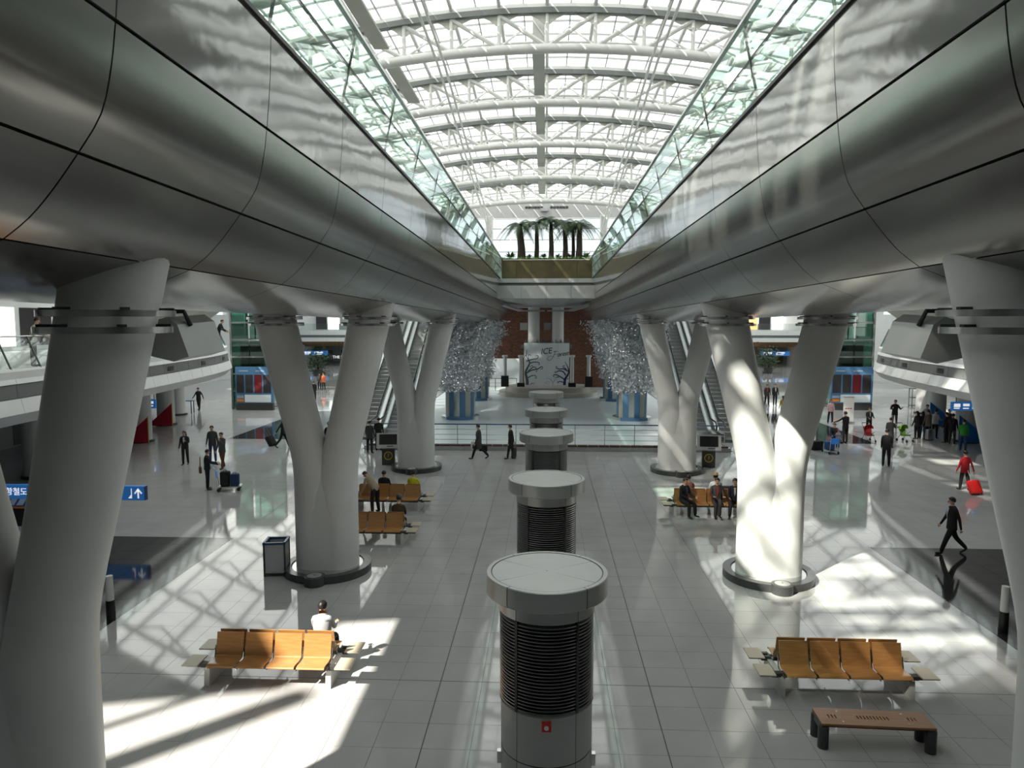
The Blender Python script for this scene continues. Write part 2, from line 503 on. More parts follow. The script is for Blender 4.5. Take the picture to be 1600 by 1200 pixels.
# arch trusses
TR_Y = [2.7 + 7.0 * k for k in range(9)]
def arc(y, x0, x1, dz, n):
    return [(x0 + (x1 - x0) * k / n, y, roof_z(x0 + (x1 - x0) * k / n, y) + dz) for k in range(n + 1)]
def curved_bar(pts, wd, ht):
    rings = []
    for i, p in enumerate(pts):
        p = Vector(p); d = (Vector(pts[min(i + 1, len(pts) - 1)]) - Vector(pts[max(i - 1, 0)])).normalized()
        u = Vector((0, 1, 0)); n = d.cross(u)
        rings.append([p + u * a * wd / 2 + n * c * ht / 2 for a, c in ((-1, -1), (1, -1), (1, 1), (-1, 1))])
    return rings
for ti, y in enumerate(TR_Y):
    tr = link('arch_truss', None, ceil)
    H = 14.0
    MB().loft(curved_bar(arc(y, -H, H, 0.0, 28), 0.34, 0.22), True, 0, False).build('top_chord', MT['chord_grey'], tr)
    MB().loft(curved_bar(arc(y + 0.02, -H, H, 0.20, 28), 0.16, 0.20), True, 0, False).build('upper_flange', MT['white_steel'], tr)
    MB().tube(arc(y, -H, H, -1.5, 28), 0.20, 12).build('bottom_chord', MT['white_steel'], tr)
    for n in range(-6, 7):
        x = 2.0 * n
        z1 = roof_z(x, y); z0 = z1 - 1.5
        MB().tube([(x, y, z0), (x, y, z1 + 0.15)], 0.085, 8).build('post', MT['white_steel'], tr)
        if n != 0:
            xi = x - 2.0 * (1 if n > 0 else -1)
            MB().tube([(x, y, z1 - 0.1), (xi, y, roof_z(xi, y) - 1.42)], 0.095, 8).build('strut', MT['white_steel'], tr)
        b = MB()
        b.poly([(x - 0.85, y - 0.02, z1 - 0.10), (x + 0.85, y - 0.02, z1 - 0.10), (x + 0.40, y - 0.02, z1 - 0.30), (x + 0.12, y - 0.02, z1 - 0.52), (x - 0.12, y - 0.02, z1 - 0.52), (x - 0.40, y - 0.02, z1 - 0.30)], (0, 0.04, 0))
        b.build('gusset', MT['roof_grey'], tr)
        # fork braces down the bay
        MB().tube([(x, y, z0 + 0.1), (x + (1.0 if n <= 0 else -1.0), y + 2.2, roof_z(x, y + 2.2) + 0.3)], 0.045, 6).build('brace', MT['white_steel'], tr)
# purlins, glazing bars
for n in range(-6, 7):
    x = 2.0 * n
    MB().tube([(x, y, roof_z(x, y) + 0.28) for y in [-13.5] + TR_Y + [65.7]], 0.085, 8).build('purlin', MT['white_steel'], ceil)
for n in range(-6, 6):
    x = 2.0 * n + 1.0
    b = MB()
    ys = [-13.5] + TR_Y + [65.7]
    for a, c in zip(ys, ys[1:]):
        b.bar((x, a, roof_z(x, a) + 0.45), (x, c, roof_z(x, c) + 0.45), 0.05, 0.08)
    b.build('glazing_bar', MT['grey_paint'], ceil)
GY = [-13.5 + 1.4 * k for k in range(58) if -13.5 + 1.4 * k < 66.5]
for y in GY:
    heavy = abs(((y - 2.7) / 7.0) - round((y - 2.7) / 7.0)) < 0.08
    MB().loft(curved_bar(arc(y, -13, 13, 0.46, 13), 0.05, 0.08), True, 0, False).build('glazing_bar', MT['grey_paint'], ceil)
# mid-bay secondary arch with its own dark edge
for y in TR_Y:
    MB().tube(arc(y + 3.5, -13.5, 13.5, 0.12, 26), 0.075, 8).build('secondary_arch', MT['white_steel'], ceil)
# panes of roof glass
panes = []
for i in range(-13, 13):
    for j in range(len(GY) - 1):
        panes.append((i, j))
def pane_pts(i, j):
    x0, x1, y0, y1 = i + 0.03, i + 0.97, GY[j] + 0.035, GY[j + 1] - 0.035
    return [(x, y, roof_z(x, y) + 0.50) for x, y in ((x0, y0), (x1, y0), (x1, y1), (x0, y1))]
pv = []
for (i, j) in panes:
    c = pane_pts(i, j); p = proj(c[0])
    if p and -10 < p[0] < 1610 and p[1] > -30 and abs(i + .5) < 9:
        pv.append((GY[j], (i, j)))
pv.sort()
pset = set(q for _, q in pv[:300])
pane_cache = {}
for (i, j) in pset:
    MB().add(pane_pts(i, j), [(0, 1, 2, 3)]).build('roof_pane', MT['frosted_glass'], ceil, fix=False)
def clear_pane(i, j):  # out-of-view panes picked as clear to place sun patches on floor and column
    y = GY[j]
    yc, xc = y + .7, i + .5
    return ((abs((yc - 5.0) - (xc + 8.0) * .97) < 1.5 and -9.0 < xc < -3.6) or (4.2 < yc < 6.9 and -6.7 < xc < -4.7) or (0.8 < yc < 2.6 and -7.6 < xc < -5.2) or (0.0 < yc < 2.2 and -5.6 < xc < -4.1)
            or (12.6 < yc < 15.4 and -10.6 < xc < -8.0) or (14 < yc < 15.6 and 1 < xc < 3.1) or (20 < yc < 22 and 4.2 < xc < 6.6))
for clr in (True, False):
    b = MB()
    for q in panes:
        if q in pset or clear_pane(*q) != clr: continue
        if clr: b.poly(pane_pts(*q), (0, 0, 0.012))
        else: b.add(pane_pts(*q), [(0, 1, 2, 3)])
    o = b.build('roof_panes_beyond', MT['pane_glass' if clr else 'frosted_glass'], ceil, fix=False); o['kind'] = 'stuff'
# glazed side roofs over the far end of the hall
for s in (-1, 1):
    b = MB()
    for i in range(8):
        for j in range(11):
            x0, x1, y0, y1 = 13.1 + i * 2.1, 13.1 + i * 2.1 + 2.02, 40.1 + j * 2.4, 40.1 + j * 2.4 + 2.32
            b.add([(s * x, y, roof_z(x, y) + .5) for x, y in ((x0, y0), (x1, y0), (x1, y1), (x0, y1))], [(0, 1, 2, 3)])
    o = b.build('side_roof_panes', MT['frosted_glass'], ceil, fix=False); o['kind'] = 'stuff'
    for i in range(9):
        x = 13.06 + i * 2.1
        MB().tube([(s * x, 40, roof_z(x, 40) + .3), (s * x, 52, roof_z(x, 52) + .3), (s * x, 66.4, roof_z(x, 66.4) + .3)], .11, 6).build('side_purlin', MT['white_steel'], ceil)
    for j in range(6):
        y = 41.3 + j * 4.8
        MB().tube([(s * (13 + 17 * k / 8), y, roof_z(13 + 17 * k / 8, y) - .1) for k in range(9)], .16, 8).build('side_arch', MT['white_steel'], ceil)
        MB().tube([(s * (13 + 17 * k / 8), y, roof_z(13 + 17 * k / 8, y) - (1.3 if k % 2 else .1)) for k in range(9)], .08, 6).build('side_strut', MT['white_steel'], ceil)
# long double pipes and catwalk plates hung under the trusses
for s in (-1, 1):
    for dx in (0, 0.28):
        MB().tube([(s * (4.1 + dx), 10, 18.0), (s * (4.3 + dx), 30.7, 17.6), (s * (4.9 + dx), 65.4, 14.8)], 0.055, 6).build('suspended_pipe', MT['white_steel'], ceil)
for k in range(4, 8):
    y0 = TR_Y[k] + 0.35
    MB().box(-0.62, -0.10, y0, y0 + 5.6, roof_z(0, y0) - 1.55, roof_z(0, y0) - 1.45).build('catwalk_plate', MT['roof_grey'], ceil)
    MB().box(-0.62, -0.10, y0 + 0.5, y0 + 0.56, roof_z(0, y0) - 1.45, roof_z(0, y0) + .2).build('catwalk_hanger', MT['white_steel'], ceil)
for k in (3, 4):
    y0 = TR_Y[k] + 0.5
    MB().box(-6.9, -6.3, y0, y0 + 5.0, roof_z(6.6, y0) - 1.5, roof_z(6.6, y0) - 1.4).build('catwalk_plate', MT['roof_grey'], ceil)

# ------------------------------------------------------------------ end wall above the bridge
mat('tympanum', (0.42, 0.42, 0.42), .6)
we = thing('wall_end', None, None, kind='structure')
b = MB(); n = 26; YE = 66.5
tp = [(-13 + k, YE, roof_z(-13 + k, YE) + 0.55) for k in range(n + 1)]
bt = [(-13 + k, YE, 16.35) for k in range(n + 1)]
b.add(tp + bt + [(p[0], YE + .3, p[2]) for p in tp + bt], [(k, k + 1, n + 2 + k, n + 1 + k) for k in range(n)] + [(2 * n + 2 + k, 2 * n + 3 + k, 3 * n + 4 + k, 3 * n + 3 + k) for k in range(n)] + [(n + 1 + k, n + 2 + k, 3 * n + 4 + k, 3 * n + 3 + k) for k in range(n)])
b.build('tympanum', MT['tympanum'], we)
for x0 in (-38, 13):
    MB().box(x0, x0 + 25, YE, YE + .3, 9.8, 19).build('upper_wall', MT['white_paint'], we)
for z in [10.0, 10.9, 11.5, 12.1, 13.2, 14.3, 15.3, 16.2]:
    MB().box(-13, 13, YE, YE + .14, z, z + 0.09).build('window_bar', MT['white_steel'], we)
zs = [9.2, 10.0, 10.9, 11.5, 12.1, 13.2, 14.3, 15.3, 16.2]
for za, zb in zip(zs, zs[1:]):
    for k in range(8):
        x0 = -13 + k * 3.25
        MB().box(x0 + .03, x0 + 3.22, YE + .06, YE + .075, za + .09, zb).build('window_pane', MT['pane_glass'], we)
for s in (-1, 1):
    b = MB()
    b.tube([(s * 4.95, YE - .5, 9.9), (s * 4.95, YE - .5, 16.5)], 0.06, 8); b.tube([(s * 5.5, YE - .5, 9.9), (s * 5.5, YE - .5, 16.5)], 0.06, 8)
    for k in range(9):
        z = 9.9 + k * .73; b.tube([(s * 4.95, YE - .5, z), (s * 5.5, YE - .5, z + .36), (s * 4.95, YE - .5, z + .73)], 0.04, 6)
    b.box(min(s * 4.9, s * 5.55), max(s * 4.9, s * 5.55), YE - .35, YE - .2, 9.9, 16.5)
    b.build('lattice_post', MT['white_steel'], we)
for x0 in (-1.95, 0.35):
    for k in range(6):
        MB().box(x0 + k * .28, x0 + k * .28 + .24, YE - .06, YE, 17.18, 17.36).build('vent', MT['dark'], we)
MB().box(-.55, .15, YE - .4, YE - .05, 16.9, 17.15).build('projector_box', MT['alu'], we)

# ================================================================== WALKWAY HULLS
# cross section of one hull: (distance from the hall axis, height above 6.85 m)
HP = {
    'fascia': [(3.05, 3.18), (3.07, 2.7), (3.12, 2.16)],
    'shoulder': [(3.125, 2.13), (3.17, 1.82), (3.26, 1.49), (3.44, 1.22)],
    'bilge': [(3.455, 1.20), (3.66, 0.94), (3.85, 0.74), (4.05, 0.59)],
    'belly': [(4.07, 0.58), (4.6, 0.38), (5.2, 0.27), (5.8, 0.235), (6.4, 0.24)],
    'keel': [(6.42, 0.24), (7.2, 0.28), (8.0, 0.36), (8.7, 0.50), (9.0, 0.62)],
    'outer': [(9.02, 0.63), (9.25, 1.1), (9.35, 2.0), (9.38, 3.18)],
}
BAY = 2.8
BAYS = [-6.0 + BAY * k for k in range(26)]        # rings at 5.2, 8.0, 10.8 ...
def dens(pts, m):
    # smooth the outline with a Catmull-Rom pass
    out = []
    P = [Vector((a, b)) for a, b in pts]
    for i in range(len(P) - 1):
        p0, p1, p2, p3 = P[max(i - 1, 0)], P[i], P[i + 1], P[min(i + 2, len(P) - 1)]
        for k in range(m):
            t = k / m
            out.append(0.5 * ((2 * p1) + (p2 - p0) * t + (2 * p0 - 5 * p1 + 4 * p2 - p3) * t * t + (3 * p1 - p0 - 3 * p2 + p3) * t ** 3))
    out.append(P[-1])
    return out
def hull_drop(y):
    return -0.0095 * (y - 8.0)
def make_hull(s, side):
    h = thing('walkway_hull', 'long curved metal-clad walkway hull along the %s of the hall, glass rail on top' % side, 'walkway', (0, 0, 0), group='walkway hulls')
    gap = 0.009
    for row, prof in HP.items():
        pts = dens(prof, 3)
        b = MB()
        n = len(pts)
        outer = [[(s * p.x, y, CAMZ + p.y) for p in pts] for y in (gap, BAY - gap)]
        # normals for the folded back edge
        inn = []
        for i, p in enumerate(pts):
            t = (pts[min(i + 1, n - 1)] - pts[max(i - 1, 0)]).normalized()
            nn = Vector((-t.y, t.x)) if True else t
            q = p - Vector((t.y, -t.x)) * -0.03
            q = p + Vector((-t.y, t.x)) * 0.03
            inn.append(q)
        inner = [[(s * p.x, y, CAMZ + p.y) for p in inn] for y in (gap, BAY - gap)]
        b.add(outer[0] + outer[1], [(i, i + 1, n + i + 1, n + i) for i in range(n - 1)], 0, True)
        for y in (0, 1):
            b.add(outer[y] + inner[y], [(i, i + 1, n + i + 1, n + i) for i in range(n - 1)])
        for i in (0, n - 1):
            b.add([outer[0][i], outer[1][i], inner[1][i], inner[0][i]], [(0, 1, 2, 3)])
        me = b.mesh('hull_panel', MT['hull_fascia' if row in ('fascia',) else 'hull_metal'], 50)
        for y in BAYS:
            if y > 62: continue
            o = link('hull_panel', me, h, (0, y - .07, hull_drop(y)))
            o.rotation_euler = (-.0095, 0, 0)
    # dark core behind the joints
    core = []
    for row, prof in HP.items(): core += prof
    cpts = [Vector(p) for p in core]
    cen = Vector((6.2, 1.9))
    ring = [c + (cen - c).normalized() * 0.075 for c in cpts] + [Vector((9.3, 3.1)), Vector((3.1, 3.1))]
    b = MB()
    b.loft([[(s * p.x, y, CAMZ + p.y + hull_drop(y)) for p in ring] for y in (-6.0, 10, 30, 62.4)], True, 0, False)
    b.build('hull_core', MT['dark'], h)
    # deck
    b = MB()
    b.loft([[(s * x, y, CAMZ + z + hull_drop(y)) for x, z in ((3.12, 3.10), (9.3, 3.10), (9.3, 3.19), (3.12, 3.19))] for y in (-6.0, 10, 30, 62.4)], True, 0, False)
    b.build('deck', MT['grey_paint'], h)
    # glass rail in two strips
    G0, G1, G2 = (3.04, 3.20), (2.93, 3.80), (2.80, 4.25)
    def pane(a, c, nm):
        b = MB(); g = 0.006
        b.poly([(s * a[0], g, CAMZ + a[1]), (s * a[0], BAY - g, CAMZ + a[1]), (s * c[0], BAY - g, CAMZ + c[1]), (s * c[0], g, CAMZ + c[1])], (s * 0.016, 0, 0))
        return b.mesh(nm, MT['green_glass'])
    lo = pane((G0[0], G0[1] + 0.03), (G1[0], G1[1] - 0.012), 'glass_panel'); up = pane((G1[0], G1[1] + 0.012), G2, 'glass_panel')
    for y in BAYS:
        if y > 62: continue
        for me in (lo, up):
            o = link('glass_panel', me, h, (0, y - .09, hull_drop(y)))
            o.rotation_euler = (-.0095, 0, 0)
    def rail(x, z, wd, ht, nm, m):
        b = MB()
        ys = (-6.0, 20, 40, 62.4)
        for a, c in zip(ys, ys[1:]):
            b.bar((s * x, a, CAMZ + z + hull_drop(a)), (s * x, c, CAMZ + z + hull_drop(c)), wd, ht)
        b.build(nm, MT[m], h)
    rail(3.06, 3.205, 0.09, 0.05, 'glass_shoe', 'black')
    rail(2.945, 3.80, 0.03, 0.03, 'middle_rail', 'dark')
    rail(2.79, 4.265, 0.07, 0.045, 'top_rail', 'steel')
    rail(9.3, 4.25, 0.07, 0.05, 'top_rail', 'steel')
    for y in BAYS:
        if y > 62: continue
        MB().bar((s * 3.07, y, CAMZ + 3.2 + hull_drop(y)), (s * 2.84, y, CAMZ + 4.2 + hull_drop(y)), 0.03, 0.03).build('clamp_post', MT['chord_grey'], h)
    return h
make_hull(-1, 'left'); make_hull(1, 'right')

# ------------------------------------------------------------------ garden bridge between the hulls at the far end
br = thing('garden_bridge', 'pale panelled bridge joining both walkways at the far end, planted with tree ferns', 'bridge', (0, 46.4, 0))
def zb(py): return at(853, py, 46.4).z
zt, zd0, zd1, zbm = zb(435), zb(441.5), zb(446), zb(466)
for k in range(4):
    x0 = -3.25 + k * 1.625
    MB().box(x0 + .008, x0 + 1.617, 0, .25, zd0, zt).build('fascia_panel', MT['alu'], br)
    MB().box(x0 + .008, x0 + 1.617, 0.05, .25, zbm, zd1).build('fascia_panel', MT['alu'], br)
    b = MB().poly([(x0 + .01, .10, zbm - .01), (x0 + 1.615, .10, zbm - .01), (x0 + 1.615, 20.0, zbm - .05), (x0 + .01, 20.0, zbm - .05)], (0, 0, .06))
    b.build('underside_panel', MT['alu'], br)
MB().box(-3.25, 3.25, 0.16, 20, zbm + .05, zt - .02).build('bridge_core', MT['chord_grey'], br)
for s in (-1, 1):
    # slanted wings running out to the hulls
    x = s * 3.25
    MB().poly([(x, 0, zt), (x, 0, zd0), (s * 4.3, -3.2, zd0 + .12), (s * 4.3, -3.2, zt + .12)], (s * .05, .2, 0)).build('wing_panel', MT['alu'], br)
    MB().poly([(x, .05, zd1), (x, .05, zbm), (s * 4.3, -2.9, zbm + .1), (s * 4.3, -2.9, zd1 + .1)], (s * .05, .2, 0)).build('wing_panel', MT['alu'], br)
    # lower slanted gutter seen under the bridge
    MB().bar((s * 3.3, 6, zbm - .25), (s * 2.2, 17.5, zbm - .55), .5, .14).build('gutter', MT['alu'], br)
    MB().bar((s * 2.2, 17.5, zbm - .55), (s * .1, 17.5, zbm - .55), .5, .14).build('gutter', MT['alu'], br)
    # pillars
    b = MB().lathe([(.56, 0.05), (.56, zbm - .04)], 28, (s * 1.15, 22.0))
    b.build('pillar', MT['column_paint'], br)
    MB().box(s * 1.15 - 1.35, s * 1.15 - .65, 22.6, 23.2, 6.0, 6.7).build('speaker_box', MT['alu'], br)
MB().box(-6, 6, 20.0, 26, zbm - .15, zbm + .3).build('bridge_slab', MT['grey_paint'], br)

# ================================================================== V COLUMNS
COLS_Y = [7.3, 18.9, 32.4, 49.6, 61.5]
def make_column(x, y, label, disc=True, box=False, slim=1.0):
    t = thing('forked_column', label, 'column', (x, y, 0), group='forked white columns')
    r, n = 0.565 * slim, 28
    KZ, OFF0, OFF1, ZT = 2.75, 0.30, 1.30, 7.35
    for s in (-1, 1):
        rings = []
        for z, ox, rr in ((0.0, .30, .56), (2.35, .30, .56), (2.6, .315, .55), (2.85, .345, .535), (3.1, .39, .515), (3.4, .455, .505), (3.8, .55, .505), (4.6, .75, .515), (7.8, 1.5, .575)):
            z, ox, rr = (6.85 - (6.85 - z) * slim if z > 0 else 0), ox * slim, rr * slim
            rings.append([(s * ox + rr * math.cos(2 * PI * k / n), rr * math.sin(2 * PI * k / n) * 1.0, z) for k in range(n)])
        MB().loft(rings, True).build('column_arm', MT['column_paint'], t, 60)
        # double steel collar on stand-offs
        for zc in (6.93, 6.76):
            ox = s * (.75 + .2344 * (6.85 - (6.85 - zc) / slim - 4.6)) * slim
            b = MB().lathe([(r + .16, zc - .033), (r + .16, zc + .033), (r + .135, zc + .033), (r + .135, zc - .033), (r + .16, zc - .033)], 32, (ox, 0))
            cl = b.build('collar', MT['steel'], t)
            for a in range(6):
                an = a * PI / 3 + .3
                MB().cbox((ox + (r + .07) * math.cos(an), (r + .07) * math.sin(an), zc + .035), (.16, .05, .05), 0, Matrix.Rotation(an, 3, 'Z')).build('bracket', MT['dark'], cl)
    rings = []
    for z, dd, ww in ((0.0, .56, .30), (1.7, .555, .30), (2.3, .52, .30), (2.8, .42, .30), (3.15, .28, .30), (3.5, .10, .22)):
        z, dd, ww = (6.85 - (6.85 - z) * slim if z > 0 else 0), dd * slim, ww * slim
        rings.append([(-ww, -dd, z), (ww, -dd, z), (ww, dd, z), (-ww, dd, z)])
    MB().loft(rings, True, 0, True).build('trunk_web', MT['column_paint'], t, 60)
    if disc:
        # dark stone foot ring with a floor lamp in a round lug
        b = MB().loft([[((1.18 * math.cos(a)), 1.18 * math.sin(a), z) for a in (2 * PI * k / 40 for k in range(40))] for z in (0.0, .20)], False)
        b.lathe([(1.18, .20), (.98, .20), (.95, .17)], 40)
        b.build('foot_ring', MT['kerb_stone'], t)
        MB().lathe([(.95, .17), (.05, .17)], 40).build('foot_top', MT['steel'], t)
        b = MB().lathe([(.27, 0), (.27, .24), (.22, .25), (.02, .25)], 24, (0, -1.15))
        lg = b.build('lamp_lug', MT['kerb_stone'], t)
        MB().lathe([(.19, .252), (.17, .262), (.02, .262)], 20, (0, -1.15)).build('lamp_glass', MT['alu'], lg)
    if box:
        sx = 1 if x > 0 else -1
        # wedge shaped air nozzle box held on a pipe behind the inner arm
        prof = [(.78, 6.81), (1.13, 6.90), (1.26, 6.81), (1.39, 6.42), (1.20, 6.36), (.76, 6.46)]
        MB().poly([(-sx * px_, 1.15, z) for px_, z in prof], (-sx * .06, .85, .04)).build('nozzle_box', MT['alu'], t)
        MB().tube([(-sx * 1.0, .55, 6.9), (-sx * 1.05, 1.3, 6.97), (-sx * 1.27, 1.3, 6.97), (-sx * 1.3, 1.4, 6.8)], .03, 8).build('nozzle_pipe', MT['dark'], t)
    return t
names = {0: 'nearest the camera, cut by the picture edge', 1: 'standing beside the wooden seats', 2: 'standing beside an information kiosk', 3: 'wrapped by the nearer ice tree', 4: 'wrapped by the farther ice tree'}
for s, side in ((-1, 'left'), (1, 'right')):
    for k, y in enumerate(COLS_Y):
        make_column(s * (5.73 if k == 0 else 6.0), y, 'white forked column on the %s, %s' % (side, names[k]), disc=k < 3, box=k in (0, 2), slim=.87 if k == 0 else 1.0)

# ================================================================== AIR OUTLET DRUMS ON THE AXIS
CAPR, BODR, NECR, HB = 0.875, 0.665, 0.69, 3.28
def make_drum(y, label, detail=True):
    t = thing('air_outlet_drum', label, 'air vent', (0.03, y, 0), group='air outlet drums on the hall axis')
    seg = [R(45), R(135), R(225), R(315)]
    g = 0.012
    # cap: four rim pieces and four pie panels
    for q in range(4):
        a0, a1 = R(52 + 76 if False else 0), 0
    cuts = [R(-52), R(52), R(128), R(232), R(308)]
    cuts = [R(-128), R(-52), R(52), R(128), R(232)]
    for a0, a1 in zip(cuts, cuts[1:]):
        ga = g / CAPR / 2
        n = 14
        MB().lathe([(CAPR - .07, HB), (CAPR - .012, HB), (CAPR, HB - .012), (CAPR, HB - .27), (CAPR - .02, HB - .29), (BODR - .05, HB - .29)], n, (0, 0), a0 + ga, a1 - ga).build('cap_rim', MT['alu'], t)
        MB().lathe([(NECR, HB - .29), (NECR, HB - .52), (NECR - .08, HB - .53)], n, (0, 0), a0 + ga, a1 - ga).build('neck_panel', MT['alu'], t)
        MB().lathe([(BODR, HB - 1.84), (BODR, HB - 2.55)], n, (0, 0), a0 + ga, a1 - ga).build('body_panel', MT['alu'], t)
        MB().lathe([(BODR, HB - 2.565), (BODR, 0.0)], n, (0, 0), a0 + ga, a1 - ga).build('body_panel', MT['alu'], t)
        # louvre blades of this quarter
        b = MB(); nb = 26
        for k in range(nb):
            z = HB - .56 - k * (1.26 / nb)
            b.lathe([(BODR + .012, z - .012), (BODR + .016, z - .024), (BODR - .05, z - .004), (BODR - .05, z + .006), (BODR + .012, z - .012)], n, (0, 0), a0 + ga * 2, a1 - ga * 2)
        lv = b.build('louvre_blades', MT['brushed'], t); lv['kind'] = 'stuff'
        MB().bar((BODR * math.cos(a0) * 1.0, BODR * math.sin(a0), HB - .53), (BODR * math.cos(a0), BODR * math.sin(a0), HB - 1.83), .04, .05, 0, (math.cos(a0), math.sin(a0), 0)).build('louvre_post', MT['dark'], t)
    for a0, a1 in zip([R(45 - 12), R(135 + 12), R(225 - 12), R(315 + 12)], [R(147), R(213), R(327), R(393)]):
        ga = .006
        MB().lathe([(CAPR - .085, HB - .004), (.012, HB - .004)], 14, (0, 0), a0 + ga, a1 - ga).build('cap_panel', MT['alu'], t)
    MB().lathe([(.01, HB - .02), (CAPR - .03, HB - .02), (CAPR - .03, HB - .26), (BODR - .06, HB - .26), (BODR - .07, 0.0)], 32).build('inner_shell', MT['dark'], t)
    MB().lathe([(BODR + .02, HB - 1.835), (BODR + .02, HB - 1.80), (BODR - .05, HB - 1.80)], 32).build('louvre_sill', MT['chord_grey'], t)
    if detail:
        al = MB().box(-.065, .065, -BODR - .03, -BODR + .02, HB - 2.02, HB - 1.89).build('alarm_box', MT['red'], t)
        MB().tube([(0, -BODR - .03, HB - 1.96), (0, -BODR - .045, HB - 1.96)], .032, 12).build('alarm_button', MT['white_paint'], al)
    for s in (-1, 1):
        MB().box(min(s * (BODR - .02), s * (BODR + .05)), max(s * (BODR - .02), s * (BODR + .05)), -.12, -.04, 0.42, 0.60).build('socket_box', MT['steel'], t)
    return t
order = ['nearest of the row, with the red alarm box in front', 'second of the row from the camera', 'third of the row, just before the rail', 'fourth of the row, fifth stands behind it', 'farthest of the row, before the stage']
for k, y in enumerate((9.95, 16.05, 22.8, 28.9, 36.0)):
    make_drum(y, 'round grey air outlet drum, ' + order[k], k == 0)

# ================================================================== SIDE MEZZANINES
EDGE = [(16.5, -5.5), (16.55, 0.0), (16.6, 4.0), (16.8, 11.0), (17.05, 17.0), (17.5, 23.0), (18.3, 32.0), (19.4, 40.0), (20.9, 45.5), (23.2, 49.2), (26.5, 51.4), (31.0, 52.4), (38.0, 52.6)]
def resample(pts, m, step):
    P = dens(pts, m)
    out = [P[0]]; acc = 0.0
    for a, b_ in zip(P, P[1:]):
        L = (b_ - a).length; t = step - acc
        while t <= L:
            out.append(a + (b_ - a) * (t / L)); t += step
        acc = (acc + L) % step if False else L - (t - step)
        acc = L - (t - step)
    return out
EP = resample(EDGE, 24, 1.55)
def make_mezz(s, side):
    t = thing('mezzanine_balcony', 'curving white mezzanine balcony with slanted glass rail on the %s side' % side, 'balcony', (0, 0, 0), group='side mezzanines')
    n = len(EP)
    nor = []
    for i in range(n):
        d = (EP[min(i + 1, n - 1)] - EP[max(i - 1, 0)]).normalized()
        nor.append(Vector((-d.y, d.x)))           # towards the hall for +x edge
    for i in range(n):
        if nor[i].x > 0 and nor[i].y < 0.2 and i < n // 2: nor[i] = -nor[i]
        if i >= n // 2 and nor[i].dot(nor[i - 1]) < 0: nor[i] = -nor[i]
    def P(i, off, z, t_=0.0):
        if t_:
            j = min(i + 1, n - 1)
            e = EP[i].lerp(EP[j], t_); q = nor[i].lerp(nor[j], t_)
        else:
            e, q = EP[i], nor[i]
        return (s * (e.x + q.x * off), e.y + q.y * off, z)
    def strip(i, prof, nm, m, g=0.006, th=0.03, par=t):
        a = [P(i, o, z, g) for o, z in prof]; c = [P(i, o, z, 1 - g) for o, z in prof]
        a2 = [P(i, o - th, z, g) for o, z in prof]; c2 = [P(i, o - th, z, 1 - g) for o, z in prof]
        b = MB(); k = len(prof)
        for u, v in ((a, c), (a2, c2), (a, a2), (c, c2)):
            b.add(u + v, [(q, q + 1, k + q + 1, k + q) for q in range(k - 1)])
        b.add([a[0], c[0], c2[0], a2[0]], [(0, 1, 2, 3)]); b.add([a[-1], c[-1], c2[-1], a2[-1]], [(0, 1, 2, 3)])
        return b.build(nm, MT[m], par)
    for i in range(n - 1):
        strip(i, [(0.0, 5.28), (.15, 4.80)], 'upper_band', 'band_white')
        strip(i, [(.24, 4.32), (.36, 3.84)], 'lower_band', 'band_white')
        sl = strip(i, [(.12, 4.79), (.15, 4.33)], 'vent_band', 'vent_grey')
        if i % 3 == 1:
            b = MB()
            for k in range(4):
                z = 4.46 + k * .06
                pa, pb = P(i, .165, z, .25), P(i, .165, z, .72)
                b.bar(pa, pb, .02, .03)
            b.build('grille', MT['dark'], sl)
        if i < n - 6:
            strip(i, [(-.42, 6.30), (-.02, 5.30)], 'glass_panel', 'clear_glass', .01, .012)
            MB().bar(P(i, -.43, 6.33), P(i, -.01, 5.26), .035, .05).build('rail_post', MT['chord_grey'], t)
            MB().tube([P(i, -.44, 6.34), P(i + 1, -.44, 6.34)], .03, 8).build('handrail', MT['steel'], t)
    # slab: soffit sweeping back under the edge, deck on top
    prof = [(.36, 3.83), (.0, 3.45), (-1.2, 3.22), (-3.2, 3.15)]
    b = MB(); k = len(prof)
    rows = [[P(i, o, z) for o, z in prof] + [(s * 38.0, min(EP[i].y, 52.0), 3.15), (s * 38.0, min(EP[i].y, 52.0), 5.24), P(i, 0.0, 5.25), P(i, .1, 5.2), P(i, .1, 3.9)] for i in range(n)]
    b.loft(rows, True, 0, False)
    b.build('slab', MT['white_paint'], t)
    return t
make_mezz(-1, 'left'); make_mezz(1, 'right')

# unseen masts added on the left mezzanine to cast streaks across the sun patch
for (mx_, my_, mr_, lb_) in ((-17.25, .0, .32, 'thick white mast added on the left mezzanine to streak the sun patch'), (-18.5, .5, .13, 'thin white mast added on the left mezzanine to streak the sun patch')):
    t_ = thing('shadow_mast', lb_, 'mast', (mx_, my_, 5.24))
    MB().lathe([(mr_, 0.06), (mr_ * .85, roof_z(mx_, my_) + .5 - 5.24)], 16).build('shaft', MT['column_paint'], t_)
    MB().lathe([(mr_ + .12, 0), (mr_ + .12, .06), (mr_, .07)], 16).build('base_plate', MT['steel'], t_)

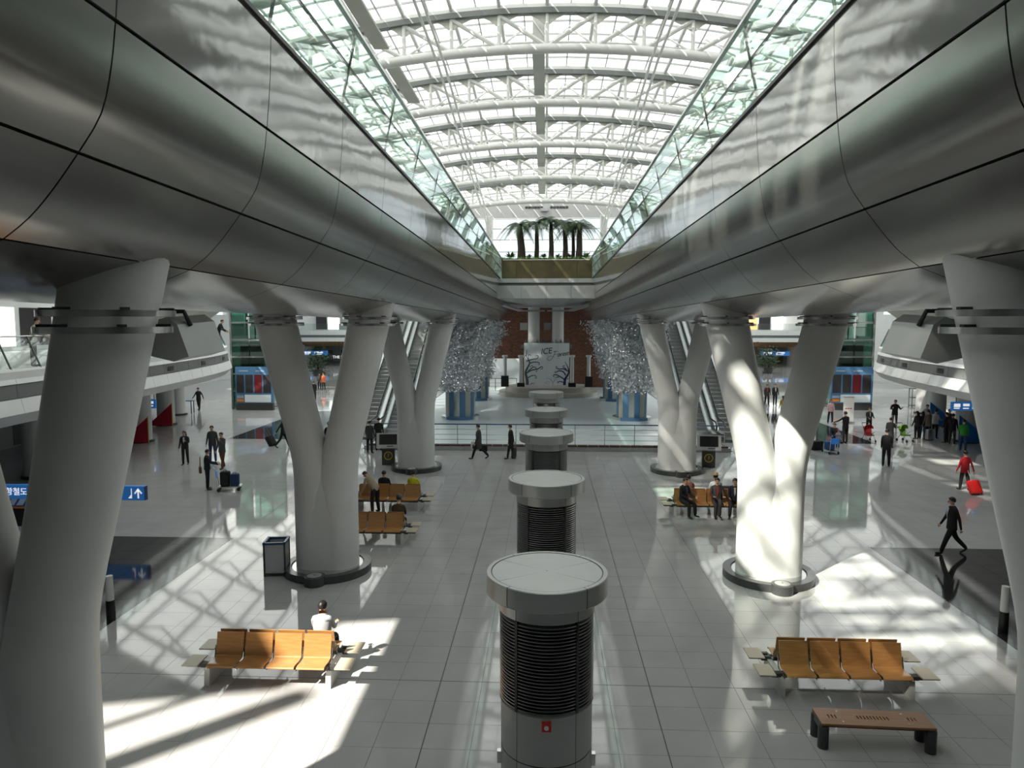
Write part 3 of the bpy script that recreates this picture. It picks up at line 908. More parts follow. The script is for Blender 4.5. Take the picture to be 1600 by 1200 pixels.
# white round pillars carrying the mezzanine, with coloured sail-shaped guards
def pillar(x, y, label, guard=None, r=.55):
    t = thing('round_pillar', label, 'pillar', (x, y, 0), group='pillars under the mezzanines')
    MB().lathe([(r, 0.12), (r, 3.18)], 24).build('shaft', MT['column_paint'], t)
    MB().lathe([(r + .12, 0), (r + .12, .12), (r, .13)], 24).build('foot', MT['charcoal'], t)
    if guard:
        sx = 1 if x > 0 else -1
        b = MB().poly([(-sx * -.0 - .9, -r - .12, 0.05), (.75, -r - .12, 0.05), (.75, -r - .12, 1.5)] if x < 0 else [(-.75, -r - .12, 1.6), (-.75, -r - .12, .05), (1.2, -r - .12, .05)], (0, .05, 0))
        b.build('guard_panel', MT[guard], t)
        if x < 0:
            MB().tube([(.77, -r - .1, .05), (.77, -r - .1, 1.55)], .03, 6).build('guard_edge', MT['yellow'], t)
    return t
mat('guard_red', (0.62, 0.03, 0.06), 0.4); mat('guard_blue', (0.02, 0.22, 0.62), 0.4)
pillar(*fl(222, 690), 'white pillar with red guard under the left mezzanine, half behind the front column', 'guard_red')
pillar(*fl(260, 664), 'white pillar with red guard beside the narrow blue table', 'guard_red')
pillar(*fl(278, 648), 'plain white pillar behind the narrow blue table', None)
pillar(*fl(60, 745), 'plain white pillar behind the low blue sign on the left', None)
pillar(*fl(1508, 690), 'white pillar with blue guard behind the person in green', 'guard_blue')
pillar(*fl(1462, 664), 'white pillar behind the queue of travellers', 'guard_blue')
pillar(*fl(1443, 646), 'plain white pillar beside the grey rack', None)

# inner service cores under the mezzanines
for s, nm in ((-1, 'left'), (1, 'right')):
    o = thing('wall_core_' + nm, None, None, kind='structure')
    x0, x1 = sorted((s * 29.0, s * 37.9))
    MB().box(x0, x1, 14, 46, 0, 3.15).build('core_wall', MT['grey_paint'], o)
    for k in range(7):
        MB().box(s * 29.0 - .03, s * 29.0 + .03, 15 + k * 4.4, 18.2 + k * 4.4, .1, 2.5).build('core_door', MT['chord_grey' if k % 2 else 'dark'], o)
    # rooms seen above the mezzanine
    MB().box(x0, x1, 26, 50, 5.26, 8.6).build('upper_room', MT['white_paint'], o)
    for k in range(8):
        MB().box(s * 29.0 - .03, s * 29.0 + .03, 26.4 + k * 2.9, 28.9 + k * 2.9, 5.5, 7.6).build('shop_front', MT['screen' if k % 3 else 'shop_white'], o)

# ------------------------------------------------------------------ glass lift towers
def lift(x, y, label):
    t = thing('glass_lift_tower', label, 'lift', (x, y, 0), group='glass lift towers')
    W, D, H = 2.9, 3.0, 9.4
    for sx in (-1, 1):
        for sy in (-1, 1):
            MB().box(sx * W / 2 - .07, sx * W / 2 + .07, sy * D / 2 - .07, sy * D / 2 + .07, 0, H).build('corner_post', MT['chord_grey'], t)
    for k in range(7):
        z0 = .1 + k * 1.33
        b = MB()
        for sy in (-1, 1):
            b.box(-W / 2, W / 2, sy * D / 2 - .05, sy * D / 2 + .05, z0 - .05, z0 + .05)
        for sx in (-1, 1):
            b.box(sx * W / 2 - .05, sx * W / 2 + .05, -D / 2, D / 2, z0 - .05, z0 + .05)
        b.build('ring_beam', MT['chord_grey'], t)
        for sx in (-.5, .5):
            MB().box(sx * W / 2 - W / 4 + .05, sx * W / 2 + W / 4 - .05, -D / 2 - .01, -D / 2 + .01, z0 + .06, z0 + 1.27).build('tower_pane', MT['tower_glass'], t)
        for sx in (-1, 1):
            MB().box(sx * W / 2 - .01, sx * W / 2 + .01, -D / 2 + .08, D / 2 - .08, z0 + .06, z0 + 1.27).build('tower_pane', MT['tower_glass'], t)
    MB().box(-1.0, 1.0, -1.0, 1.0, 2.9, 5.3).build('lift_car', MT['brushed'], t)
    MB().box(-.9, .9, -1.02, -.98, 3.2, 5.0).build('car_window', MT['screen'], t)
    MB().box(-W / 2, W / 2, -D / 2, D / 2, H, H + .2).build('tower_roof', MT['brushed'], t)
    for x_ in (-.5, .5):
        MB().tube([(x_, .9, 0), (x_, .9, H)], .06, 6).build('guide_rail', MT['dark'], t)
    return t
lx, ly = fl(383, 645); lift(lx - .4, ly + 3.6, 'green glass lift tower behind the blue display board on the left')
lx, ly = fl(1345, 645); lift(lx + .2, ly + 3.6, 'green glass lift tower behind the blue display board on the right')

# ------------------------------------------------------------------ blue display boards in front of the lifts
def board(x, y, w_, label):
    t = thing('display_board', label, 'display', (x, y, 0), group='blue display boards')
    MB().box(-w_ / 2, w_ / 2, 0, .35, 0, .55).build('plinth', MT['charcoal'], t)
    MB().box(-w_ / 2, w_ / 2, .03, .30, .55, 3.35).build('cabinet', MT['drum_blue'], t)
    cols = ['screen', 'dark', 'guard_dim', 'screen']
    if 'guard_dim' not in MT: mat('guard_dim', (0.16, 0.015, 0.02), 0.4)
    nn = 4
    for k in range(nn):
        x0 = -w_ / 2 + .08 + k * (w_ - .1) / nn
        MB().box(x0, x0 + (w_ - .1) / nn - .12, 0, .04, 1.35, 2.75).build('poster_panel', MT[cols[k]], t)
    MB().box(-w_ / 2 + .7, w_ / 2 - .15, 0, .04, .62, 1.2).build('notice_strip', MT['panel_white'], t)
    for k in range(2):
        MB().box(-w_ / 2 + .08, -w_ / 2 + .62, 0, .04, .66 + k * .28, .86 + k * .28).build('notice_card', MT['print_pale' if k else 'orange'], t)
    for k in range(2):
        MB().box(-w_ / 2 + .3 + k * 1.3, -w_ / 2 + 1.0 + k * 1.3, .01, .035, 3.0, 3.08).build('header_text', MT['print_pale'], t)
    return t
bx, by = fl(398, 641); board(bx, by, 2.9, 'blue display board with four dark posters before the left lift tower')
bx, by = fl(1330, 641); board(bx, by, 3.1, 'blue display board with four dark posters before the right lift tower')

# ------------------------------------------------------------------ far hall balcony with shops
def far_side(s, side):
    t = thing('far_balcony', 'white far balcony crossing the back of the hall on the %s, shops below' % side, 'balcony', (s * 36, 108, 0), group='far balconies')
    X0, X1 = -12, 12
    for k in range(12):
        x0 = X0 + k * 2
        MB().box(x0 + .01, x0 + 1.99, 0, .1, 4.75, 5.45).build('upper_band', MT['band_white'], t)
        MB().box(x0 + .01, x0 + 1.99, -.15, .1, 3.75, 4.35).build('lower_band', MT['band_white'], t)
        MB().box(x0 + .02, x0 + 1.98, .02, .04, 5.45, 6.5).build('glass_panel', MT['clear_glass'], t)
        MB().box(x0 + .1, x0 + 1.9, 8.0, 8.1, 5.5, 7.6).build('shop_front', MT[('shop_light', 'screen', 'shop_white', 'shop_light')[k % 4]] if s > 0 else MT[('shop_white', 'grey_paint', 'screen')[k % 3]], t)
    MB().box(X0, X1, .08, .3, 4.35, 4.75).build('vent_band', MT['chord_grey'], t)
    MB().box(X0, X1, .1, 15, 3.8, 5.4).build('slab', MT['grey_paint'], t)
    MB().poly([(X0, -.1, 3.75), (X1, -.1, 3.75), (X1, 3, 2.9), (X0, 3, 2.9)], (0, .1, .3)).build('soffit', MT['soffit_brown'], t)
    MB().box(X0, X1, 6, 6.2, 0, 3.8).build('shop_wall', MT['chord_grey'], t)
    for k in range(5):
        x0 = X0 + 1 + k * 4.6
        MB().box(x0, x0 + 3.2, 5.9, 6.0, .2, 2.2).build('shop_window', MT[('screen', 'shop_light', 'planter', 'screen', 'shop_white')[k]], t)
    return t
far_side(-1, 'left'); far_side(1, 'right')

def text_mesh(txt, size, m, name, parent, loc, rot=(R(90), 0, 0), extr=.008, shear=0.0, align='CENTER'):
    c = bpy.data.curves.new('txt', 'FONT'); c.body = txt; c.size = size; c.extrude = extr; c.shear = shear
    c.align_x = align; c.align_y = 'CENTER'
    o = bpy.data.objects.new('txt', c); COL.objects.link(o)
    dg = bpy.context.evaluated_depsgraph_get()
    me = bpy.data.meshes.new_from_object(o.evaluated_get(dg))
    bpy.data.objects.remove(o)
    me.materials.clear(); me.materials.append(m); me.name = name
    ob = link(name, me, parent, loc); ob.rotation_euler = rot
    return ob

def hang_sign(px0, px1, py0, py1, D, label, txt=None, marks=0):
    a, c = at(px0, py0, D), at(px1, py1, D)
    t = thing('hanging_sign', label, 'sign', ((a.x + c.x) / 2, D, 0))
    w_, z1, z0 = c.x - a.x, a.z, c.z
    MB().box(-w_ / 2, w_ / 2, 0, .15, z0, z1).build('sign_box', MT['sign_blue'], t)
    for k in range(marks):
        x0 = -w_ / 2 + w_ * (.06 + .9 * k / marks)
        MB().box(x0, x0 + w_ * .62 / marks, -.015, .0, z0 + (z1 - z0) * (.52 if k % 2 else .42), z0 + (z1 - z0) * .80).build('lettering', MT['sign_white'], t)
        MB().box(x0, x0 + w_ * .55 / marks, -.015, .0, z0 + (z1 - z0) * .22, z0 + (z1 - z0) * .34).build('lettering', MT['sign_white'], t)
    for sx in (-.35, .35):
        MB().tube([(sx * w_, .07, z1), (sx * w_, .07, 3.95 if D > 90 else 3.18)], .025, 6).build('hanger', MT['chord_grey'], t)
    return t
hang_sign(45, 92, 664, 678, 34, 'small lit blue sign under the left mezzanine at the picture edge', marks=3)
hang_sign(226, 243, 624, 638, 41, 'small lit blue sign beside the red guarded pillar', marks=2)
hang_sign(1488, 1535, 628, 642, 36, 'lit blue sign with white lettering above the queue on the right', marks=3)
hang_sign(470, 512, 548, 555.5, 108.3, 'blue shop sign below the far left balcony', marks=2)
hang_sign(1190, 1234, 549, 556, 108.3, 'blue shop sign below the far right balcony', marks=2)
p = at(530, 558, 108.2)
t = thing('shop_lettering', 'white shop lettering under the far left balcony', 'sign', (p.x, 108.2, 0))
text_mesh('THE BA', 0.62, MT['sign_white'], 'letters', t, (0, 0, p.z), extr=.03)
MB().box(-1.6, 1.6, .02, .12, p.z - .45, p.z + .45).build('backing', MT['dark'], t)
MB().box(-.05, .05, .03, .1, p.z + .45, 3.9).build('hanger', MT['dark'], t)
# white pole with the right shop sign, plants below the far balconies

# ================================================================== PLAZA: RAIL, STAGE, ICE TREES, ESCALATORS
# rail along the plaza edge, in bays
rl = thing('guard_rail', 'long low steel guard rail with blue top bar before the white plaza', 'railing', (0, 37.42, 0))
XR = 9.4
for k in range(13):
    x = -XR + k * 2 * XR / 12
    MB().tube([(x, 0, .30), (x, 0, 1.36)], .022, 8).build('post', MT['steel'], rl)
mat('rail_blue', (0.03, 0.08, 0.20), 0.35)
MB().tube([(-XR, 0, 1.38), (XR, 0, 1.38)], .032, 8).build('top_bar', MT['rail_blue'], rl)
for z in (.55, .82, 1.10):
    MB().tube([(-XR, 0, z), (XR, 0, z)], .013, 6).build('rail_bar', MT['steel'], rl)

# striped drums around the ice tree trunks
def ice_tree(x, y, label, seed):
    rnd = random.Random(seed)
    t = thing('ice_tree', label, 'decoration', (x, y, 0.05), group='silver ice trees')
    n = 16; r0 = 1.05; hz = 1.95
    cols = ['drum_blue', 'drum_cream', 'drum_steel']
    pat = ['drum_blue', 'drum_cream', 'drum_blue', 'drum_steel']
    for k in range(n):
        a0, a1 = 2 * PI * k / n - PI / 2 + .06, 2 * PI * (k + 1) / n - PI / 2 + .06
        MB().lathe([(r0, .22), (r0, hz), (r0 - .05, hz)], 3, (0, 0), a0 + .006, a1 - .006).build('drum_panel', MT[pat[k % 4]], t)
        MB().lathe([(r0 + .28, 0.0), (r0 + .28, .2), (r0, .22)], 3, (0, 0), a0, a1).build('plinth_panel', MT['drum_blue' if k % 8 in (0, 1, 6, 7) else 'drum_steel'], t)
    # branches
    tips = []
    b = MB()
    for q in range(46):
        a = rnd.uniform(0, 2 * PI); s = rnd.choice((-1, 1))
        z = rnd.uniform(2.2, 6.4); k = (z - 1.9) / 5.0
        cx = s * (.30 + max(0, (z - 2.75)) * .215)
        p0 = Vector((cx + .5 * math.cos(a), .5 * math.sin(a), z - .4))
        L = .35 + .9 * k + rnd.uniform(0, .45)
        p1 = Vector((cx + (.5 + L) * math.cos(a), (.5 + L) * math.sin(a), z + rnd.uniform(.1, .6)))
        pm = p0.lerp(p1, .5) + Vector((0, 0, .12))
        b.tube([p0, pm, p1], [.03, .02, .01], 5)
        tips.append((pm, p1))
    b.build('branches', MT['foil'], t)
    # leaves of foil around the arms and on the branches
    b = MB()
    def leaf(c, sz):
        u = Vector((rnd.gauss(0, 1), rnd.gauss(0, 1), rnd.gauss(0, 1))).normalized()
        v = u.orthogonal().normalized(); v = Matrix.Rotation(rnd.uniform(0, 6.3), 3, u) @ v
        w_ = u.cross(v)
        b.add([c - v * sz, c + w_ * sz * .45, c + v * sz, c - w_ * sz * .45], [(0, 1, 2, 3)])
    for q in range(9000):
        z = 1.85 + 5.0 * rnd.random() ** .9
        s = rnd.choice((-1, 1)); a = rnd.uniform(0, 2 * PI)
        cx = s * (.30 + max(0, (z - 2.75)) * .215)
        k = (z - 1.85) / 5.0
        rr = .62 + abs(rnd.gauss(0, .22 + .25 * k)) + .12 * (z < 3.5)
        leaf(Vector((cx + rr * math.cos(a), rr * math.sin(a), z)), rnd.uniform(.07, .15))
    for pm, p1 in tips:
        for q in range(26):
            c = pm.lerp(p1, rnd.random()) + Vector((rnd.gauss(0, .13), rnd.gauss(0, .13), rnd.gauss(0, .11)))
            leaf(c, rnd.uniform(.05, .10))
    f = b.build('foil_leaves', MT['foil'], t, fix=False); f['kind'] = 'stuff'
    b = MB()
    for q in range(130):
        z = 1.9 + 4.6 * rnd.random(); s = rnd.choice((-1, 1)); a = rnd.uniform(PI, 2 * PI)
        cx = s * (.30 + max(0, (z - 2.75)) * .215); rr = .9 + .4 * rnd.random() * (z - 1.5) / 5
        b.ell((cx + rr * math.cos(a), rr * math.sin(a), z), (.015, .015, .015), 5, 3)
    f = b.build('fairy_lights', MT['tinsel_light'], t); f['kind'] = 'stuff'
    return t
ice_tree(-6.0, COLS_Y[3], 'silver ice tree on a striped drum, nearer one on the left', 1)
ice_tree(6.0, COLS_Y[3], 'silver ice tree on a striped drum, nearer one on the right', 2)
ice_tree(-6.0, COLS_Y[4], 'silver ice tree on a striped drum, farther one on the left', 3)
ice_tree(6.0, COLS_Y[4], 'silver ice tree on a striped drum, farther one on the right', 4)

# ------------------------------------------------------------------ stage
def stadium(rx, ry, z0, z1, n=48, p=2.6):
    pts = []
    for k in range(n):
        a = 2 * PI * k / n
        c, s = math.cos(a), math.sin(a)
        pts.append((rx * math.copysign(abs(c) ** (2 / p), c), ry * math.copysign(abs(s) ** (2 / p), s)))
    return MB().loft([[(x, y, z) for x, y in pts] for z in (z0, z1)], True)
YS = 66.2
st = thing('stage', 'low two-step rounded stage in front of the brick wall', 'stage', (0.2, YS, 0.05))
mat('stage_stone', (0.50, 0.47, 0.43), 0.5, var=0.05, scale=2)
stadium(4.55, 3.6, 0, .36).build('lower_step', MT['stage_stone'], st)
stadium(3.95, 2.7, .36, .80).build('upper_step', MT['stage_stone'], st)
for k in range(10):
    a = PI + PI * (k + .5) / 10
    MB().ell((4.6 * math.cos(a), 3.62 * math.sin(a), .06), (.16, .05, .05), 8, 4).build('step_lamp', MT['steel'], st)

YPN = 66.9
pa, pb = at(819, 536, YPN), at(889, 602, YPN)
ZP0 = .86; PW = (pb.x - pa.x); PC = (pa.x + pb.x) / 2; ZP1 = pa.z
pn = thing('stage_backdrop', 'pale blue stage backdrop reading ICE Forest with painted bare trees', 'backdrop', (PC, YPN, 0))
for k in range(4):
    x0 = -PW / 2 + k * PW / 4
    MB().box(x0 + .004, x0 + PW / 4 - .004, 0, .09, ZP0, ZP1).build('backdrop_board', MT['panel_white'], pn)
MB().box(-PW / 2 - .03, PW / 2 + .03, .09, .2, ZP0, ZP1).build('backing_frame', MT['grey_paint'], pn)
def U(px, py):
    p = at(px, py, YPN); return (p.x - PC, p.z)
t1 = text_mesh('ICE', .78, MT['print_black'], 'lettering', pn, (U(853, 549)[0], -.012, U(853, 549)[1]), shear=.3)
t1.scale = (.92, 1, 1); t1.rotation_euler = (R(90), R(-6), 0)
t2 = text_mesh('orest', .60, MT['print_black'], 'lettering', pn, (U(879, 553)[0], -.012, U(879, 553)[1]), shear=.4)
t2.scale = (.85, 1, 1); t2.rotation_euler = (R(90), R(-9), 0)
CX = lambda c: U(760 + c[0] / 8, 480 + c[1] / 8)
def stroke(b, pts, w0, w1):
    P = dens([CX(c) for c in pts], 5); n = len(P); L, Rr = [], []
    for i, p in enumerate(P):
        d = P[min(i + 1, n - 1)] - P[max(i - 1, 0)]; d = d.normalized() if d.length > 1e-6 else Vector((1, 0))
        w_ = w0 + (w1 - w0) * i / (n - 1)
        L.append((p.x - d.y * w_, -.012, p.y + d.x * w_)); Rr.append((p.x + d.y * w_, -.012, p.y - d.x * w_))
    b.add(L + Rr, [(i, i + 1, n + i + 1, n + i) for i in range(n - 1)])
def drawing(strokes, m, name):
    b = MB()
    for pts, w0, w1 in strokes: stroke(b, pts, w0, w1)
    b.build(name, MT[m], pn, fix=False)
drawing([([(872, 552), (860, 556), (850, 585), (820, 640), (790, 668), (765, 655), (772, 625), (800, 612), (845, 620)], .022, .014), ([(838, 560), (870, 550), (900, 560)], .02, .014), ([(845, 592), (885, 584)], .016, .012)], 'print_black', 'lettering')
drawing([([(512, 972), (508, 900), (490, 820), (512, 760), (540, 690), (500, 610), (506, 530)], .15, .015), ([(500, 825), (560, 790), (640, 772), (690, 742), (702, 765), (672, 778)], .07, .02), ([(520, 800), (590, 748), (628, 770), (632, 805), (610, 800)], .05, .018),
    ([(540, 700), (600, 686), (652, 690), (662, 715), (640, 712)], .055, .02), ([(500, 675), (570, 652), (636, 640), (648, 608), (618, 606)], .055, .02), ([(530, 645), (520, 605), (545, 594), (552, 610)], .04, .018),
    ([(522, 880), (570, 856), (615, 858), (626, 888), (604, 880)], .05, .018), ([(505, 620), (485, 600), (478, 630)], .04, .018), ([(545, 745), (575, 728), (582, 748)], .035, .015)], 'print_grey', 'painted_tree')
drawing([([(975, 976), (984, 900), (1015, 850), (1030, 800), (1012, 735), (980, 680)], .13, .015), ([(985, 912), (930, 872), (862, 842), (836, 860), (850, 874)], .06, .018), ([(992, 852), (958, 805), (905, 796), (862, 818), (856, 796)], .06, .018),
    ([(1020, 800), (962, 772), (900, 772), (870, 748), (884, 736)], .06, .018), ([(1000, 775), (958, 745), (972, 728), (984, 742)], .045, .016), ([(974, 945), (925, 928), (890, 938), (900, 950)], .045, .016), ([(905, 872), (870, 878), (862, 892)], .03, .015), ([(1005, 900), (1030, 890)], .04, .02)], 'print_navy', 'painted_tree')
drawing([([(826, 972), (830, 942), (808, 908), (770, 888), (748, 898)], .03, .01), ([(830, 945), (862, 908), (892, 898)], .025, .01), ([(810, 914), (800, 876)], .018, .008), ([(850, 922), (846, 880)], .018, .008), ([(800, 945), (770, 928), (738, 932)], .02, .008), ([(780, 970), (752, 948), (722, 940)], .02, .008)], 'print_pale', 'painted_tree')
drawing([([(548, 972), (575, 950), (605, 948)], .03, .01), ([(560, 965), (555, 945)], .02, .01), ([(575, 955), (600, 968)], .02, .01)], 'print_navy', 'painted_tree')
# dry twigs along the top edge
b = MB(); rnd = random.Random(5)
for k in range(170):
    x = rnd.uniform(-PW / 2, PW / 2); z = ZP1
    b.tube([(x, .1, z), (x + rnd.uniform(-.12, .12), .1 + rnd.uniform(-.15, .15), z + rnd.uniform(.12, .42))], [.018, .006], 4)
f = b.build('twig_fringe', MT['chord_grey'], pn); f['kind'] = 'stuff'
for s in (-1, 1):
    MB().box(s * (PW / 2 + .16) - .12, s * (PW / 2 + .16) + .12, .02, .2, ZP1 - .5, ZP1 - .15).build('side_lamp', MT['chord_grey'], pn)
# white pillars on black boxes
def stand(px, pyt, pyb, py_box, label):
    D = 65.2
    a, c, e = at(px, pyt, D), at(px, pyb, D), at(px, py_box, D)
    t = thing('white_pedestal', label, 'pedestal', (a.x, D, 0), group='white stage pillars')
    z0 = .85
    MB().box(-.34, .34, -.3, .3, z0, c.z).build('black_box', MT['black'], t)
    MB().lathe([(.18, c.z), (.165, a.z - .22), (.165, a.z - .2)], 16).build('shaft', MT['white_paint'], t)
    MB().lathe([(.165, a.z - .22), (.26, a.z - .14), (.26, a.z), (.02, a.z)], 16).build('capital', MT['white_paint'], t)
    return t
stand(789, 555, 587, 0, 'tall white pillar on a black box, leftmost on the stage')
stand(814, 555, 598, 0, 'white pillar just left of the ICE Forest backdrop')
stand(894, 555, 598, 0, 'white pillar just right of the ICE Forest backdrop')
stand(920, 555, 588, 0, 'tall white pillar on a black box, rightmost on the stage')
# white low wall and rail behind the stage
o = MB().box(-5.6, -2.5, 70.6, 70.9, 0.05, 3.15).build('screen_wall', MT['panel_white'])
tag(o, 'plain pale screen wall left of the stage backdrop', 'wall panel')
rl2 = thing('stage_rail', 'small dark guard rail behind the left end of the stage', 'railing', (-4.4, 69.6, 0.05))
for k in range(4): MB().tube([(-1.6 + k * 1.05, 0, 0), (-1.6 + k * 1.05, 0, 1.2)], .03, 6).build('post', MT['dark'], rl2)
for z in (.4, .75): MB().tube([(-1.6, 0, z), (1.55, 0, z)], .015, 6).build('rail_bar', MT['dark'], rl2)
MB().tube([(-1.6, 0, 1.2), (1.55, 0, 1.2)], .03, 6).build('top_bar', MT['dark'], rl2)
# brick wall closing the plaza
wb = MB().box(-9.8, 9.8, 73.6, 74.0, 0, 9.2).build('wall_brick', MT['brick']); tag(wb, kind='structure')

# ------------------------------------------------------------------ escalators
def escalator(x, y0, label):
    t = thing('escalator', label, 'escalator', (x, y0, 0), group='escalators')
    sl = math.tan(R(30)); Z1 = 9.6; L = Z1 / sl; W = 1.0
    def pt(yy, off, xx): return (xx, yy, max(0.0, min(Z1, yy * sl)) + off)
    for s in (-1, 1):
        xs = s * (W / 2 + .12)
        MB().poly([(xs - .12, -1.2, 0), (xs - .12, -1.2, .35), (xs - .12, .25, .4), (xs - .12, L, Z1 + .35), (xs - .12, L, Z1 - .75), (xs - .12, 1.3, 0)], (.24, 0, 0)).build('side_truss', MT['brushed'], t)
        nb = 9
        for k in range(nb):
            ya, yb = .2 + k * (L - .2) / nb + .02, .2 + (k + 1) * (L - .2) / nb - .02
            MB().poly([(xs - .008, ya, ya * sl + .38), (xs - .008, yb, yb * sl + .38), (xs - .008, yb, yb * sl + 1.15), (xs - .008, ya, ya * sl + 1.15)], (.016, 0, 0)).build('glass_panel', MT['clear_glass'], t)
        MB().tube([(xs, -1.5, .55), (xs, -1.6, .85), (xs, -1.3, 1.05), (xs, 0, 1.08), (xs, .4, 1.36), (xs, L, Z1 + 1.2)], .05, 8).build('handrail', MT['black'], t)
    ns = 42
    b0 = MB().box(-W / 2, W / 2, 0, .40, -.22, 0).mesh('step', MT['alu'])
    for k in range(ns):
        link('step', b0, t, (0, .1 + k * L / ns, (k + 1) * Z1 / ns))
    MB().box(-W / 2, W / 2, -1.4, .1, 0.0, .03).build('comb_plate', MT['steel'], t)
    return t
mat('esc', (0.3, 0.3, 0.3), .4)
escalator(-9.2, 42.5, 'escalator rising behind the left columns, one nearer the hall axis')
escalator(-10.9, 42.5, 'escalator rising behind the left columns, outer one')
escalator(9.2, 42.5, 'escalator rising behind the right columns, one nearer the hall axis')
escalator(10.9, 42.5, 'escalator rising behind the right columns, outer one')

# ------------------------------------------------------------------ planter and tree ferns on the bridge
YPL = 46.9
zt_ = at(853, 406, YPL).z; zb_ = zt
pl = thing('planter_box', 'long brown planter box with mossy top on the garden bridge', 'planter', (0.03, YPL, 0))
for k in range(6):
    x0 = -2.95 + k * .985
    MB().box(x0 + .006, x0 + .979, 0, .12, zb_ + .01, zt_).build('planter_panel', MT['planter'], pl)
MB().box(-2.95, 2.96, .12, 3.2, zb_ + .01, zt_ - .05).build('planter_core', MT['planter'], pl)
MB().box(-2.98, 2.98, -.03, .15, zt_ - .02, zt_ + .04).build('planter_lip', MT['stage_stone'], pl)
b = MB(); rnd = random.Random(3); nx, ny = 40, 12
g = [[(-2.93 + 5.86 * i / nx, .1 + 3.0 * j / ny, zt_ + .03 + rnd.uniform(0, .14)) for i in range(nx + 1)] for j in range(ny + 1)]
b.add([p for r_ in g for p in r_], [(j * (nx + 1) + i, j * (nx + 1) + i + 1, (j + 1) * (nx + 1) + i + 1, (j + 1) * (nx + 1) + i) for j in range(ny) for i in range(nx)], 0, True)
for k in range(1500):
    x, y = rnd.uniform(-2.95, 2.95), rnd.uniform(-.06, 3.1); h = rnd.uniform(.06, .2)
    dx, dy = rnd.uniform(-.08, .08), rnd.uniform(-.1, .05)
    b.add([(x - .02, y, zt_ + .05), (x + .02, y, zt_ + .05), (x + dx, y + dy, zt_ + .1 + h)], [(0, 1, 2)])
f = b.build('moss', MT['moss'], pl, fix=False); f['kind'] = 'stuff'
def tree_fern(px, D, top_py, rt, lean, label, seed):
    rnd = random.Random(seed)
    a = at(px, 404, D); tp = at(px + lean, top_py, D)
    t = thing('tree_fern', label, 'tree', (a.x, D, 0), group='tree ferns on the bridge')
    z0 = zt_ + .02
    pts = [(0, 0, z0), ((tp.x - a.x) * .3 + .03, 0, z0 + (tp.z - z0) * .35), ((tp.x - a.x) * .7, 0, z0 + (tp.z - z0) * .7), (tp.x - a.x, 0, tp.z)]
    MB().tube(pts, [rt * 1.15, rt * .95, rt * .85, rt * .6], 10).build('trunk', MT['trunk'], t)
    top = Vector(pts[-1])
    nf = 15
    for k in range(nf):
        an = 2 * PI * k / nf + rnd.uniform(-.2, .2); L = rnd.uniform(1.15, 1.6)
        up_ = rnd.uniform(.25, .95); b = MB()
        spine = []
        for q in range(9):
            u = q / 8
            spine.append(top + Vector((math.cos(an) * L * u, math.sin(an) * L * u, L * (up_ * u - 1.05 * u * u))))
        for q in range(8):
            p0, p1 = spine[q], spine[q + 1]
            d = (p1 - p0).normalized(); sd_ = d.cross(Vector((0, 0, 1))).normalized()
            b.tube([p0, p1], .012, 3, caps=False)
            for m_ in range(3):
                c = p0.lerp(p1, m_ / 3); u = (q + m_ / 3) / 8
                wl = .34 * math.sin(PI * min(1, .12 + u * .88)) + .03
                for sg in (-1, 1):
                    e = c + sd_ * sg * wl + d * .12 - Vector((0, 0, .05 + .1 * wl))
                    b.add([c - d * .028, c + d * .028, e], [(0, 1, 2)])
        b.build('frond', MT['frond'], t, fix=False)
    return t
tree_fern(815, 48.0, 352, .27, -3, 'tree fern with the thickest trunk, leftmost on the bridge', 1)
tree_fern(838, 48.3, 349, .16, 1, 'slim tree fern, second from the left on the bridge', 2)
tree_fern(861, 48.0, 346, .17, 0, 'tallest slim tree fern in the middle of the bridge', 3)
tree_fern(883, 48.3, 350, .18, 0, 'slim tree fern right of the middle of the bridge', 4)
tree_fern(895, 49.4, 356, .13, 1, 'thin tree fern half hidden behind its right neighbour', 5)
tree_fern(904, 48.0, 352, .22, 2, 'stout tree fern, rightmost on the bridge', 6)
def leafy(x, y, z, n, L, name, label, cat, seed, group=None, m='frond', stemh=.15):
    rnd = random.Random(seed); t = thing(name, label, cat, (x, y, z), group=group)
    b = MB()
    for k in range(n):
        an = rnd.uniform(0, 2 * PI); el = rnd.uniform(.4, 1.3); l = L * rnd.uniform(.6, 1.1)
        d = Vector((math.cos(an) * math.cos(el), math.sin(an) * math.cos(el), math.sin(el)))
        sd_ = d.cross(Vector((0, 0, 1))).normalized()
        c0 = Vector((0, 0, stemh)); c1 = c0 + d * l * .5; c2 = c0 + d * l + Vector((0, 0, -l * .18))
        b.add([c0, c1 - sd_ * l * .13, c2, c1 + sd_ * l * .13], [(0, 1, 2, 3)])
    b.build('leaves', MT[m], t, fix=False)
    MB().tube([(0, 0, 0), (0, 0, stemh + .05)], .03, 6).build('stem', MT['trunk'], t)
    return t
for k, px in enumerate((797, 826, 850, 872, 890, 917)):
    a = at(px, 404, 47.4)
    leafy(a.x, 47.5 + (k % 2) * .4, zt_ + .04, 26, .62 if k in (0, 5) else .42, 'leafy_plant', 'low broad-leaved plant in the bridge planter, %s' % ('far left end', 'beside the thickest trunk', 'left of the middle fern', 'right of the middle fern', 'before the thin fern', 'far right end')[k], 'plant', 20 + k, 'low plants on the bridge')

